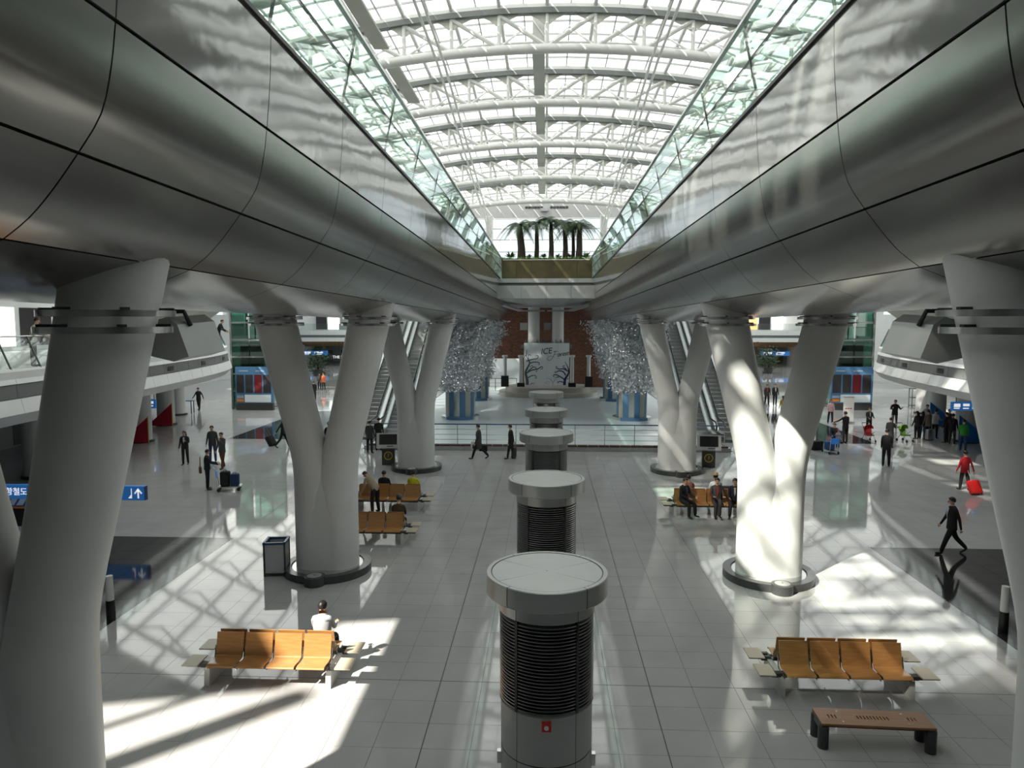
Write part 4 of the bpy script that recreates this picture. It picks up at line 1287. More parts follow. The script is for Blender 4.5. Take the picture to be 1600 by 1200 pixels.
# ================================================================== SEATS AND SMALL FURNITURE
def bent_seat():
    # bent plywood shell, front edge at y = -0.56, back near y = -0.09
    prof = [(-.575, .405), (-.56, .425), (-.50, .432), (-.34, .415), (-.22, .415), (-.165, .435), (-.14, .49), (-.115, .60), (-.075, .78), (-.055, .87)]
    P = dens(prof, 3); b = MB(); n = len(P); w2 = .262; th = .022
    up = []
    for i in range(n):
        d = (P[min(i + 1, n - 1)] - P[max(i - 1, 0)]).normalized(); up.append(P[i] + Vector((-d.y, d.x)) * th)
    for A, f in ((P, 1), (up, 0)):
        b.add([(-w2, p.x, p.y) for p in A] + [(w2, p.x, p.y) for p in A], [(i, i + 1, n + i + 1, n + i) for i in range(n - 1)], 0, True)
    for sx in (-w2, w2):
        b.add([(sx, p.x, p.y) for p in P] + [(sx, p.x, p.y) for p in up], [(i, i + 1, n + i + 1, n + i) for i in range(n - 1)])
    for i in (0, n - 1):
        b.add([(-w2, P[i].x, P[i].y), (w2, P[i].x, P[i].y), (w2, up[i].x, up[i].y), (-w2, up[i].x, up[i].y)], [(0, 1, 2, 3)])
    return b.mesh('seat_shell', MT['wood'], 35)
SEAT = bent_seat()
def bench_proto():
    t = thing('seat_row', 'x', 'bench', group='back to back wooden seat rows')
    pitch = .57
    for sd_ in (0, 1):
        rz = PI * sd_; sg = -1 if sd_ else 1
        for k in range(4):
            x = (k - 1.5) * pitch
            o = link('seat_shell', SEAT, t, (x * sg, 0, 0), rz)
            for dx in (-.12, .12):
                q = MB().tube([(dx, -.128, .56), (dx, -.134, .56)], .012, 8).build('bolt', MT['chord_grey'], o)
        for k in range(5):
            x = (k - 2) * pitch
            b = MB()
            b.tube([(x, sg * -.54, .36), (x, sg * -.30, .36), (x, sg * -.17, .40), (x, sg * -.10, .62)], .014, 6)
            b.build('seat_bracket', MT['steel'], t)
        # side tables
        for ex in (-1, 1):
            x0 = ex * 1.30
            MB().box(min(x0 - .0 * ex, x0 + .30 * ex), max(x0, x0 + .30 * ex), min(sg * -.56, sg * -.12), max(sg * -.56, sg * -.12), .405, .43).build('side_table', MT['table_laminate'], t)
            MB().box(min(x0 - .12 * ex, x0 + .26 * ex), max(x0 - .12 * ex, x0 + .26 * ex), min(sg * -.44, sg * -.36), max(sg * -.44, sg * -.36), .34, .405).build('table_bracket', MT['dark'], t)
        MB().box(-1.32, 1.32, min(sg * -.38, sg * -.28), max(sg * -.38, sg * -.28), .30, .385).build('beam', MT['charcoal'], t)
    for ex in (-1, 1):
        MB().poly([(ex * 1.16 - .05, -.50, 0), (ex * 1.16 - .05, .50, 0), (ex * 1.16 - .05, .46, .33), (ex * 1.16 - .05, -.46, .33)], (.10, 0, 0)).build('leg', MT['leg_paint'], t)
    return t
bp = bench_proto(); bp_tree = tree_of(bp)
benches = [
    (318, 1072, 520, 1076, 'wooden seat row in the sun patch with a traveller on its far side'),
    (1218, 1090, 1430, 1092, 'empty wooden seat row behind the flat bench at lower right'),
]
def bench_at(x, y, label, first=False):
    if first:
        bp.location = (x, y, 0); bp['label'] = label; return bp
    return copy_tree(bp, bp_tree, (x, y, 0), 0, label, 'back to back wooden seat rows')
B_L = (-5.20, 13.05); B_R = (5.52, 13.18)
bench_at(*B_L, benches[0][4], True); bench_at(*B_R, benches[1][4])
B_L1 = (-5.55, 21.65); B_L2 = (-5.72, 25.5); B_R2 = (5.75, 25.3)
bench_at(*B_L1, 'wooden seat row with a traveller in a brown coat, beside the left forked column')
bench_at(*B_L2, 'wooden seat row with a traveller in yellow, behind the left forked column')
bench_at(*B_R2, 'wooden seat row with men in dark suits beside the right forked column')

# flat wooden bench
x0, y0 = 5.33, 11.28
fb = thing('flat_bench', 'flat slotted wooden bench on black drum legs at lower right', 'bench', (x0, y0, 0), R(-2))
b = MB()
n = 10
# top with slots: built from strips so the slots are real gaps
b.box(-.88, .88, -.24, -.05, .40, .435); b.box(-.88, .88, .05, .24, .40, .435)
xs = [-.88, -.70] + [-.70 + .035 * k for k in range(0)]
slots = [-.70, -.645, -.59] + [-.24 + .052 * k for k in range(10)] + [.55, .605, .66]
prev = -.88
for sx in slots:
    b.box(prev, sx - .011, -.05, .05, .40, .435); prev = sx + .011
b.box(prev, .88, -.05, .05, .40, .435)
b.build('top_board', MT['bench_wood'], fb)
for sx in (-.52, .5):
    for sy in (-.15, .15):
        MB().tube([(sx, sy, .435), (sx, sy, .439)], .014, 8).build('bolt', MT['steel'], fb)
MB().box(-.86, .86, -.10, .10, .30, .40).build('beam', MT['charcoal'], fb)
for sx in (-.83, .83):
    for sy in (-.17, .17):
        MB().lathe([(.085, 0), (.085, .36), (.07, .38), (.01, .38)], 18, (sx, sy)).build('leg', MT['charcoal'], fb)
    MB().box(sx - .06, sx + .06, -.2, .2, .30, .40).build('cross_beam', MT['charcoal'], fb)

# glass litter bin
bx, by = fl(433, 898)
lb = thing('litter_bin', 'clear-sided litter bin with blue rim beside the left forked column', 'bin', (bx - .05, by + .15, 0), R(8))
W = .27
for sx in (-1, 1):
    for sy in (-1, 1):
        MB().box(sx * W - .022, sx * W + .022, sy * W - .022, sy * W + .022, 0, .92).build('frame_post', MT['charcoal'], lb)
mat('bin_side', (0.52, 0.54, 0.55), 0.25)
for k in range(4):
    M = Matrix.Rotation(k * PI / 2, 3, 'Z')
    MB().cbox(M @ Vector((0, -W, .48)), (2 * W - .05, .012, .78), 0, M).build('side_panel', MT['bin_side'], lb)
    MB().cbox(M @ Vector((0, -W, .90)), (2 * W + .06, .06, .06), 0, M).build('rim', MT['rail_blue'], lb)
    MB().cbox(M @ Vector((0, -W, .04)), (2 * W + .04, .04, .06), 0, M).build('foot_rail', MT['charcoal'], lb)
MB().box(-W + .03, W - .03, -W + .03, W - .03, .05, .70).build('liner', MT['brushed'], lb)

# information kiosks
def kiosk(px, py, label, rz):
    x, y = fl(px, py)
    t = thing('information_kiosk', label, 'kiosk', (x, y + .2, 0), rz, 'information kiosks')
    MB().box(-.30, .30, -.14, .14, 0, .78).build('pedestal', MT['charcoal'], t)
    MB().poly([(-.30, -.14, .78), (.30, -.14, .78), (.36, -.24, .86), (-.36, -.24, .86)], (0, .34, 0)).build('neck', MT['alu'], t)
    M = Matrix.Rotation(R(-18), 3, 'X')
    hd = MB().cbox((0, -.05, 1.16), (1.10, .16, .72), 0, M).build('screen_housing', MT['white_paint'], t)
    MB().cbox(Vector((0, -.05, 1.16)) + M @ Vector((0, -.085, .05)), (.84, .012, .50), 0, M).build('screen', MT['screen'], hd)
    MB().cbox(Vector((0, -.05, 1.16)) + M @ Vector((.1, -.085, -.28)), (.3, .012, .05), 0, M).build('slot', MT['chord_grey'], hd)
    er = MB().lathe([(.20, 0), (.20, .015), (.165, .015), (.165, 0)], 28).build('emblem_ring', MT['yellow'], t)
    er.location = (0, -.142, .45); er.rotation_euler = (R(90), 0, 0)
    text_mesh('?', .28, MT['yellow'], 'emblem', t, (0, -.148, .44))
    return t
kiosk(606, 727, 'touch screen information kiosk beside the left column, screen towards the camera', R(6))
kiosk(1108, 731, 'touch screen information kiosk beside the right column, screen towards the camera', R(-6))

# white posts with black sleeves
def bollard(px, py, label, h):
    x, y = fl(px, py)
    t = thing('white_post', label, 'post', (x, y, 0), group='white posts')
    MB().lathe([(.10, 0), (.095, .48)], 16).build('black_sleeve', MT['black'], t)
    MB().lathe([(.085, .48), (.075, h), (.01, h)], 16).build('post_shaft', MT['white_paint'], t)
    return t
bollard(174, 969, 'white post with black sleeve beside the front left column', 1.05)
bollard(1567, 988, 'white post with black sleeve beside the front right column', 1.05)

# low blue direction sign and counter at the left
a = fl(230, 790); YSG = 21.9
p0, p1 = at(-60, 757, YSG), at(226, 782, YSG)
ds = thing('direction_sign', 'long low blue direction sign with a white arrow, behind the front left column', 'sign', (p0.x, YSG, 0))
w_ = p1.x - p0.x
MB().box(0, w_, 0, .16, p1.z, p0.z).build('sign_box', MT['sign_blue'], ds)
MB().box(w_, w_ + .02, 0, .16, p1.z, p0.z).build('end_cap', MT['rail_blue'], ds)
zc = (p0.z + p1.z) / 2
q = at(20, 768, YSG).x - p0.x
text_mesh('공항철도', .27, MT['sign_white'], 'lettering', ds, (q, -.01, zc))
q = at(2, 768, YSG).x - p0.x - .25
MB().box(q - .14, q - .12, -.01, 0, zc - .16, zc + .16).box(q + .12, q + .14, -.01, 0, zc - .16, zc + .16).box(q - .14, q + .14, -.01, 0, zc - .16, zc - .14).box(q - .14, q + .14, -.01, 0, zc + .14, zc + .16).build('pictogram', MT['sign_white'], ds)
q = at(216, 771, YSG).x - p0.x
b = MB().box(q - .022, q + .022, -.012, 0, zc - .16, zc + .1)
b.poly([(q - .13, -.012, zc + .01), (q, -.012, zc + .17), (q, -.012, zc + .10), (q - .10, -.012, zc - .02)], (0, .012, 0)); b.poly([(q + .13, -.012, zc + .01), (q, -.012, zc + .17), (q, -.012, zc + .10), (q + .10, -.012, zc - .02)], (0, .012, 0))
b.build('arrow', MT['sign_white'], ds)
q = at(206, 771, YSG).x - p0.x
MB().box(q - .02, q + .0, -.012, 0, zc - .16, zc + .16).poly([(q - .12, -.012, zc - .16), (q - .02, -.012, zc - .16), (q - .02, -.012, zc - .04)], (0, .012, 0)).build('pictogram', MT['sign_white'], ds)
for k in range(2):
    xq = .5 + k * (w_ - 1.9)
    MB().box(xq - .05, xq + .05, .04, .12, 0, p1.z).build('leg', MT['charcoal'], ds)
x, y = fl(5, 824)
ct = thing('service_counter', 'dark service counter with blue screens and orange edge at the left picture edge', 'counter', (x - .3, y + .55, 0))
MB().box(-1.2, 1.1, -.4, .5, 0, .62).build('body', MT['black'], ct)
MB().box(-1.25, 1.15, -.45, .5, .62, .68).build('edge_strip', MT['orange'], ct)
MB().poly([(-1.2, -.42, .68), (1.1, -.42, .68), (1.05, -.15, 1.02), (-1.15, -.15, 1.02)], (0, .3, 0)).build('display_front', MT['rail_blue'], ct)
for k in range(3):
    MB().poly([(.1 + k * .3, -.435, .72), (.32 + k * .3, -.435, .72), (.36 + k * .3, -.27, .93), (.15 + k * .3, -.27, .93)], (0, .01, 0)).build('screen', MT['print_pale'], ct)
x, y = fl(1325, 661)
bs = thing('banner_stand', 'white standing banner beside the woman in pale pink', 'banner', (x, y, 0), R(4))
MB().box(-.36, .36, -.01, .01, .12, 1.75).build('banner_sheet', MT['band_white'], bs)
MB().box(-.40, .40, -.12, .12, 0, .10).build('banner_base', MT['alu'], bs)
MB().box(-.37, .37, -.02, .02, 1.75, 1.79).build('top_bar', MT['alu'], bs)
for k in range(3): MB().box(-.24 + k * .17, -.12 + k * .17, -.014, -.010, .95, 1.02).build('lettering', MT['red'], bs)
# small blue topped table and rack under the mezzanines
def small_table(px, py, label, h=.95, m='drum_blue'):
    x, y = fl(px, py); t = thing('narrow_table', label, 'table', (x, y, 0))
    MB().box(-.55, .55, -.25, .25, h - .06, h).build('table_top', MT[m], t)
    for sx in (-.5, .5):
        for sy in (-.2, .2): MB().box(sx - .025, sx + .025, sy - .025, sy + .025, 0, h - .06).build('leg', MT['charcoal'], t)
    return t
small_table(291, 645, 'narrow blue topped table beside the plain white pillar')
x, y = fl(1434, 636); t = thing('grey_rack', 'open grey metal rack before the right mezzanine pillars', 'rack', (x, y, 0))
for sx in (-.6, .6):
    for sy in (-.25, .25): MB().box(sx - .03, sx + .03, sy - .03, sy + .03, 0, 1.5).build('post', MT['chord_grey'], t)
for z in (.1, .75, 1.45): MB().box(-.6, .6, -.25, .25, z, z + .06).build('shelf', MT['chord_grey'], t)
# plants at the far end
def pot_tree(px, py, D, h, label, seed):
    p = at(px, py, D)
    rnd = random.Random(seed); t = thing('potted_tree', label, 'tree', (p.x, D, 0), group='potted trees at the far end')
    MB().lathe([(.5, 0), (.65, .8), (.55, .8), (.5, .7), (.02, .7)], 16).build('pot', MT['charcoal'], t)
    MB().tube([(0, 0, .7), (.05, 0, h * .5), (0, 0, h * .7)], [.12, .09, .05], 7).build('trunk', MT['trunk'], t)
    b = MB()
    for k in range(420):
        a_ = rnd.uniform(0, 2 * PI); rr = 1.25 * rnd.random() ** .5; z = h * .62 + rnd.gauss(0, .22) * h
        c = Vector((rr * math.cos(a_), rr * math.sin(a_), z)); d = Vector((rnd.gauss(0, 1), rnd.gauss(0, 1), rnd.gauss(-.3, .6))).normalized()
        s_ = d.orthogonal().normalized()
        b.add([c, c + d * .22 + s_ * .08, c + d * .45, c + d * .22 - s_ * .08], [(0, 1, 2, 3)])
    b.build('foliage', MT['frond'], t, fix=False)
    return t
pot_tree(497, 590, 88, 3.0, 'bushy potted tree in the gap between the left forked column arms', 1)
pot_tree(1200, 590, 95, 3.2, 'slim potted tree behind the two men in black suits', 2)

# ================================================================== PEOPLE
mat('skin', (0.62, 0.38, 0.27), 0.5); mat('hair', (0.018, 0.013, 0.011), 0.45); mat('shoe', (0.015, 0.014, 0.014), 0.35); mat('eye', (0.02, 0.015, 0.012), 0.3)
CL = {}
def cloth(c):
    if c not in CL: CL[c] = mat('cloth_%d' % len(CL), c, 0.85, var=0.12, scale=9)
    return CL[c]
BLK = (0.014, 0.014, 0.016); NAVY = (0.02, 0.023, 0.04); GRY = (0.10, 0.10, 0.11); DGR = (0.045, 0.045, 0.05); BRN = (0.12, 0.06, 0.03); WHT = (0.62, 0.62, 0.62)
BEI = (0.42, 0.34, 0.24); RED = (0.42, 0.012, 0.02); GRN = (0.05, 0.32, 0.05); YEL = (0.62, 0.62, 0.03); ORG = (0.65, 0.16, 0.06); PNK = (0.50, 0.34, 0.36); JEAN = (0.03, 0.06, 0.14)

def lim(a, out, s):
    a, out = R(a), R(out)
    return Vector((s * math.sin(out), math.sin(a) * math.cos(out), -math.cos(a) * math.cos(out)))
PEOPLE = []
def person(label, xy, rz, top=BLK, legs=BLK, h=1.73, la=(8, 8, 15), ra=(8, 8, 15), ll=(0, 3, 2), rl_=(0, 3, 2), lean=0, turn=0, nod=8, sit=False, hair='short', coat=None, seatz=.44, z=0.0, inner=None, hat=None, group=None, skirt=False, shoes=None):
    PEOPLE.append(dict(label=label, xy=xy, rz=R(rz), top=top, legs=legs, h=h, la=la, ra=ra, ll=ll, rl=rl_, lean=lean, turn=turn, nod=nod, sit=sit, hair=hair, coat=coat, seatz=seatz, z=z, inner=inner, hat=hat, group=group, skirt=skirt, shoes=shoes))

def skeleton(p):
    V, E, Rd, seg = [], [], [], []
    def v(pt, r, par=None, tg=None):
        V.append(Vector(pt)); Rd.append(r); i = len(V) - 1
        if par is not None:
            E.append((par, i))
            if tg is not None: seg.append((par, i, tg))
        return i
    LN = Matrix.Rotation(R(-p['lean']), 3, 'X')
    pel = Vector((0, 0, .93))
    def T(q): return pel + LN @ (Vector(q) - pel)
    i0 = v(pel, (.135, .105))
    i1 = v(T((0, .0, 1.06)), (.130, .098), i0, 'top'); i2 = v(T((0, 0, 1.24)), (.155, .108), i1, 'top'); i3 = v(T((0, -.01, 1.38)), (.125, .085), i2, 'top')
    i4 = v(T((0, .0, 1.475)), (.052, .052), i3, 'skin')
    HN = Matrix.Rotation(R(-p['nod'] - p['lean'] * .6), 3, 'X'); HT = Matrix.Rotation(R(p['turn']), 3, 'Z')
    nb = T((0, .0, 1.475))
    def Hd(q): return nb + HT @ (HN @ Vector(q))
    i5 = v(Hd((0, .022, .075)), (.066, .072), i4, 'skin'); i6 = v(Hd((0, .018, .15)), (.078, .092), i5, 'skin'); i7 = v(Hd((0, .008, .215)), (.066, .078), i6, 'skin')
    hands = []
    for s, arm in ((-1, p['la']), (1, p['ra'])):
        a, out, e = arm
        sh = T((s * .175, -.01, 1.385)); d1 = LN @ lim(a, out, s); d2 = LN @ lim(a + e, max(-25, out - e * .28), s)
        el = sh + d1 * .285; wr = el + d2 * .245; pm = wr + d2 * .075
        j = v(sh, (.064, .064), i3, 'top'); j = v(el, (.047, .047), j, 'top'); j = v(wr, (.033, .033), j, 'top'); j = v(pm, (.036, .022), j, 'skin')
        hands.append((pm, d2, s))
    feet = []
    for s, leg in ((-1, p['ll']), (1, p['rl'])):
        a, out, k = leg
        hp = Vector((s * .09, 0, .895)); d1 = lim(a, out, s); d2 = lim(a - k, out * .4, s)
        kn = hp + d1 * .425; an = kn + d2 * .40
        fd = Vector((s * .12, 1, 0)).normalized() if abs(a - k) < 25 else (Vector((s * .1, .8, -.55 if a - k < 0 else .2))).normalized()
        j = v(hp, (.106, .106), i0, 'legs'); j = v(kn, (.076, .076), j, 'legs'); j = v(an, (.060, .060), j, 'legs'); he = an + Vector((0, -.02, -.05))
        j = v(he, (.040, .036), j, 'shoe'); j = v(he + fd * .13, (.042, .032), j, 'shoe'); j = v(he + fd * .20, (.034, .024), j, 'shoe')
        feet.append(he.z - .036)
    dz = -min(feet)
    if p['sit']: dz = p['seatz'] + .095 - .93 + .03
    for q in V: q.z += dz
    return V, E, Rd, seg, hands, dz, Hd, T

def make_people():
    tmp = []
    for p in PEOPLE:
        V, E, Rd, seg, hands, dz, Hd, T = skeleton(p)
        me = bpy.data.meshes.new('sk'); me.from_pydata(V, E, [])
        o = bpy.data.objects.new('sk', me); COL.objects.link(o)
        o.modifiers.new('s', 'SKIN'); sb = o.modifiers.new('u', 'SUBSURF'); sb.levels = 1; sb.render_levels = 1
        for i, r in enumerate(Rd):
            me.skin_vertices[0].data[i].radius = r; me.skin_vertices[0].data[i].use_root = (i == 0)
        tmp.append((o, V, seg, hands, dz, Hd, T))
    bpy.context.view_layer.update()
    dg = bpy.context.evaluated_depsgraph_get()
    for p, (o, V, seg, hands, dz, Hd, T) in zip(PEOPLE, tmp):
        body = bpy.data.meshes.new_from_object(o.evaluated_get(dg))
        sc = p['h'] / 1.73
        t = thing('person', p['label'], 'person', (p['xy'][0], p['xy'][1], p['z']), p['rz'], p['group'])
        mats = [MT['skin'], cloth(p['top']), cloth(p['legs']), p['shoes'] and cloth(p['shoes']) or MT['shoe'], MT['eye']]
        ix = {'skin': 0, 'top': 1, 'legs': 2, 'shoe': 3}
        vs = [q.co.copy() for q in body.vertices]; fs = [list(f.vertices) for f in body.polygons]
        mi = []
        for f in fs:
            c = sum((vs[k] for k in f), Vector()) / len(f); best = (9, 0)
            for a, b_, tg in seg:
                A, B = V[a], V[b_]; d = B - A; u = max(0, min(1, (c - A).dot(d) / d.length_squared)); L = (c - A - d * u).length
                L -= .03 if tg == 'top' else 0
                if L < best[0]: best = (L, ix[tg])
            mi.append(best[1])
        if p['skirt']: pass
        mb = MB(); mb.v = [tuple(q) for q in vs]; mb.f = fs; mb.m = mi; mb.s = [True] * len(fs)
        up = Vector((0, 0, dz))
        # five fingers on each palm
        for pm, d, s in hands:
            c = pm + up; side = Vector((0, 1, 0)) - d * d.y
            side = side.normalized() if side.length > .1 else Vector((1, 0, 0))
            nrm = d.cross(side)
            for k, (off, L) in enumerate(((.028, .072), (.010, .082), (-.009, .076), (-.027, .060))):
                p0 = c + side * off + d * .01; p1 = p0 + d * L * .55; p2 = p1 + (d * .8 + nrm * s * -.5).normalized() * L * .5
                mb.tube([p0, p1, p2], [.0095, .009, .007], 5, 0)
            p0 = c + side * .026 - d * .035
            mb.tube([p0, p0 + (side + d * .7).normalized() * .035, p0 + (side * .5 + d).normalized() * .068], [.011, .010, .008], 5, 0)
        # face
        M = (HTN(p))
        mb.ell(Hd((0, .118, .125)) + up, (.013, .02, .022), 6, 4, 0, M)
        for s in (-1, 1):
            mb.ell(Hd((s * .031, .104, .150)) + up, (.012, .008, .007), 6, 3, 4, M)
            mb.ell(Hd((s * .080, .010, .140)) + up, (.012, .022, .032), 6, 4, 0, M)
        mb.ell(Hd((0, .100, .082)) + up, (.024, .010, .006), 6, 3, 4, M)
        bo = mb.build('body', mats, t, 60, fix=False)
        # hair or hat
        hb = MB(); lv = []
        for j in range(9):
            th = PI / 2 - (PI * .62) * j / 8; ring = []
            for k in range(14):
                a = 2 * PI * k / 14; fr = math.sin(a)
                th2 = th if fr < .25 else max(th, .30 + .35 * (fr - .25))
                if j == 8 and fr < -.2 and p['hair'] == 'short': th2 = th - .15
                r_ = math.cos(th2)
                ring.append(Hd((.092 * r_ * math.cos(a), .012 + .108 * r_ * math.sin(a), .158 + .105 * math.sin(th2))) + up)
            lv.append(ring)
        hb.loft(lv, True)
        if p['hair'] == 'long':
            rings = [[Hd((w_ * math.cos(a), -.055 + d_ * math.sin(a), zz)) + up for a in (2 * PI * k / 10 for k in range(10))] for zz, w_, d_ in ((.17, .085, .06), (.06, .095, .055), (-.06, .10, .05), (-.17, .085, .04), (-.22, .04, .02))]
            hb.loft(rings, True)
        hb.build('hair', MT['hair'], t, 60)
        if p['hat']:
            b = MB(); br = .19 if p['hat'][1] == 'brim' else .0
            rings = [[Hd((r_ * math.cos(a), .01 + 1.12 * r_ * math.sin(a), zz)) + up for a in (2 * PI * k / 16 for k in range(16))] for zz, r_ in ((.195, .10), (.235, .098), (.285, .085), (.305, .05), (.308, .01))]
            b.loft(rings, True)
            if br: b.loft([[Hd((r_ * math.cos(a), .01 + 1.1 * r_ * math.sin(a), zz)) + up for a in (2 * PI * k / 16 for k in range(16))] for zz, r_ in ((.20, .10), (.192, br), (.186, br), (.19, .10))], False)
            else: b.poly([Hd((-.07, .09, .20)) + up, Hd((.07, .09, .20)) + up, Hd((.05, .20, .185)) + up, Hd((-.05, .20, .185)) + up], (0, 0, .012))
            b.build('hat', cloth(p['hat'][0]), t, 60)
        # jacket or coat over the trunk
        hem = {'short': .86, 'jacket': .78, 'coat': .55, 'long': .42}.get(p['coat'] or 'short')
        if p['sit']: hem = .93
        b = MB(); prof = [(hem, .185 + .05 * (.86 - hem), .135 + .04 * (.86 - hem)), (.93, .178, .128), (1.06, .168, .120), (1.22, .192, .130), (1.33, .185, .118), (1.41, .150, .095), (1.455, .085, .075)]
        rings = []
        for zz, a_, b_ in prof:
            if zz < hem - 1e-6: continue
            ring = []
            for k in range(20):
                an = 2 * PI * k / 20; q = Vector((a_ * math.cos(an), b_ * math.sin(an), zz))
                q = T(q) if zz >= .93 else (T(Vector((q.x, q.y, .93))) + Vector((0, 0, zz - .93)))
                ring.append(q + up)
            rings.append(ring)
        b.loft(rings, False)
        b.build('jacket', cloth(p['top']), t, 60)
        if p['inner']:
            b = MB()
            q = [T(Vector(c)) + up for c in ((-.035, .112, 1.41), (.035, .112, 1.41), (.03, .145, 1.22), (0, .135, 1.10), (-.03, .145, 1.22))]
            b.poly(q, LNv(p) * .012)
            b.build('shirt_front', cloth(p['inner']), t)
        if p['skirt']:
            b = MB().loft([[Vector((r_ * math.cos(a), r_ * .8 * math.sin(a), zz)) + up for a in (2 * PI * k / 16 for k in range(16))] for zz, r_ in ((.55, .23), (.75, .205), (.95, .16))], False)
            b.build('skirt', cloth(p['legs']), t, 60)
        t.scale = (sc, sc, sc)
        bpy.data.objects.remove(o)
def HTN(p): return Matrix.Rotation(R(p['turn']), 3, 'Z') @ Matrix.Rotation(R(-p['nod'] - p['lean'] * .6), 3, 'X')
def LNv(p): return Matrix.Rotation(R(-p['lean']), 3, 'X') @ Vector((0, 1, 0))

def P_(px, py, z=0.0): return fl(px, py, z)
WALK = dict(la=(-24, 6, 14), ra=(24, 6, 22), ll=(24, 2, 6), rl_=(-22, 2, 22))
WALK2 = dict(ra=(-20, 6, 14), la=(20, 6, 22), rl_=(22, 2, 6), ll=(-20, 2, 22))
SIT = dict(sit=True, ll=(86, 6, 84), rl_=(86, 6, 84), la=(30, 6, 55), ra=(30, 6, 55))
# rz: 0 = facing away down the hall, 180 = facing the camera, 90 = facing left, -90 = facing right
# ---- right hall
person('man in a black suit striding left across the dark floor edge', P_(1485, 865), 82, BLK, BLK, 1.75, inner=WHT, coat='jacket', **{**WALK, 'la': (-20, 6, 10), 'ra': (18, 6, 12)})
person('woman in a red jacket pulling a red suitcase', P_(1506, 766), 8, RED, BLK, 1.62, la=(4, 16, 12), ra=(-16, 14, 5), ll=(8, 3, 4), rl_=(-8, 3, 10), coat='jacket')
person('person in a bright green jacket before the blue guarded pillar', P_(1504, 705), -30, GRN, JEAN, 1.68, la=(20, 14, 60), ra=(10, 8, 40), lean=8, **dict(ll=(8, 3, 4), rl_=(-12, 3, 14)))
person('man in black standing still in the middle of the right floor', P_(1384, 729), -25, BLK, BLK, 1.78, ra=(15, 8, 70), la=(8, 6, 15), coat='jacket', hair='short')
person('woman in a dark coat just behind the standing man in black', P_(1390, 700), -40, DGR, BLK, 1.66, ra=(30, 8, 60), coat='coat')
person('man in a black jacket with hands at his chest, light trousers', P_(1397, 668), 178, BLK, GRY, 1.80, la=(20, 24, 95), ra=(20, 24, 95), coat='jacket')
person('person in dark clothes behind a small red pushchair', P_(1357, 678), 178, DGR, BLK, 1.62, la=(25, 6, 50), ra=(25, 6, 50), inner=WHT)
person('man in a black suit with one arm stretched to a seated friend', P_(1320, 692), 25, BLK, BLK, 1.78, la=(40, 40, 20), ra=(5, 6, 10), coat='jacket')
person('woman in a pale pink top and black trousers on the right floor', P_(1297, 662), 175, PNK, BLK, 1.64, hair='long', ll=(6, 3, 3), rl_=(-5, 3, 5))
person('person in brown standing before the right display board', P_(1309, 632), 170, BRN, DGR, 1.66, coat='jacket', la=(20, 10, 90))
person('man in a black suit, left of the pair walking in step', P_(1198, 634), 178, BLK, BLK, 1.75, inner=RED, coat='jacket', ll=(8, 3, 3), rl_=(-6, 3, 6))
person('man in a black suit, right of the pair walking in step', P_(1210.5, 634), 178, BLK, BLK, 1.78, inner=WHT, coat='jacket', ll=(-6, 3, 6), rl_=(8, 3, 3))
person('woman in a yellow top seen from behind between the column arms', P_(1223, 655), 5, (0.45, 0.36, 0.03), BLK, 1.66, hair='long', ll=(6, 2, 3), rl_=(-8, 2, 8))
person('traveller in a grey jacket at the left end of the queue', P_(1432, 686), 20, DGR, BLK, 1.64, hair='long', coat='jacket')
person('traveller in black leaning into the queue', P_(1441, 686), -20, BLK, JEAN, 1.62, lean=10, hair='long')
person('tall traveller in brown in the middle of the queue', P_(1449, 687), 10, (0.16, 0.13, 0.11), BLK, 1.74, coat='jacket', ra=(20, 8, 50))
person('traveller in a pale shirt behind the queue', P_(1447, 676), 170, (0.38, 0.40, 0.44), DGR, 1.74)
person('traveller in a cap and light jacket in the queue', P_(1460, 685), -60, (0.42, 0.44, 0.46), BLK, 1.70, hat=(DGR, 'cap'), ra=(25, 6, 60))
person('traveller in a long black coat at the right end of the queue', P_(1478, 692), 30, BLK, BLK, 1.74, coat='coat')
person('traveller in black beside the long black coat', P_(1487, 694), -40, BLK, DGR, 1.72, coat='jacket', hair='short')
person('traveller in a dark jacket behind the long black coat', P_(1482, 684), 150, DGR, BLK, 1.70, coat='jacket')
# ---- left hall
person('man in a dark suit walking towards the camera with arms spread', P_(311, 641), 172, BLK, BLK, 1.76, la=(-12, 26, 20), ra=(14, 24, 20), ll=(10, 3, 4), rl_=(-10, 3, 12), coat='jacket')
person('woman with long hair in a black jacket and tall boots', P_(290, 726), 188, BLK, BLK, 1.64, hair='long', inner=WHT, la=(20, 10, 100), ra=(4, 10, 14), ll=(-4, 1, 6), rl_=(8, -1, 4), coat='short')
person('big man in a dark coat behind the luggage cart', P_(333, 722), 186, DGR, JEAN, 1.80, la=(6, 12, 12), coat='jacket')
person('person in a grey jacket and brown trousers, hand at the mouth', P_(348, 732), 160, (0.07, 0.075, 0.085), BRN, 1.72, la=(30, 12, 125), ll=(12, 3, 4), rl_=(-10, 3, 12), coat='jacket')
person('woman in black with a shoulder bag at the loaded luggage cart', P_(325, 765), -60, BLK, BLK, 1.66, la=(30, 8, 45), ra=(34, 8, 40), coat='short')
person('walker in black in the gap between the left column arms', P_(491, 626), 20, BLK, BLK, 1.70, coat='coat', **dict(ll=(10, 2, 3), rl_=(-10, 2, 10)))
person('person in an orange coat far down the left hall', P_(506, 609), 170, ORG, BLK, 1.68, coat='jacket')
person('dark companion beside the person in orange', P_(499.5, 609), 10, DGR, BLK, 1.74, coat='jacket')
person('walker hidden behind the left forked column, pulling a black suitcase', P_(443, 699), -80, BLK, BLK, 1.72, ra=(-35, 8, 5), **dict(ll=(22, 2, 5), rl_=(-20, 2, 18)))
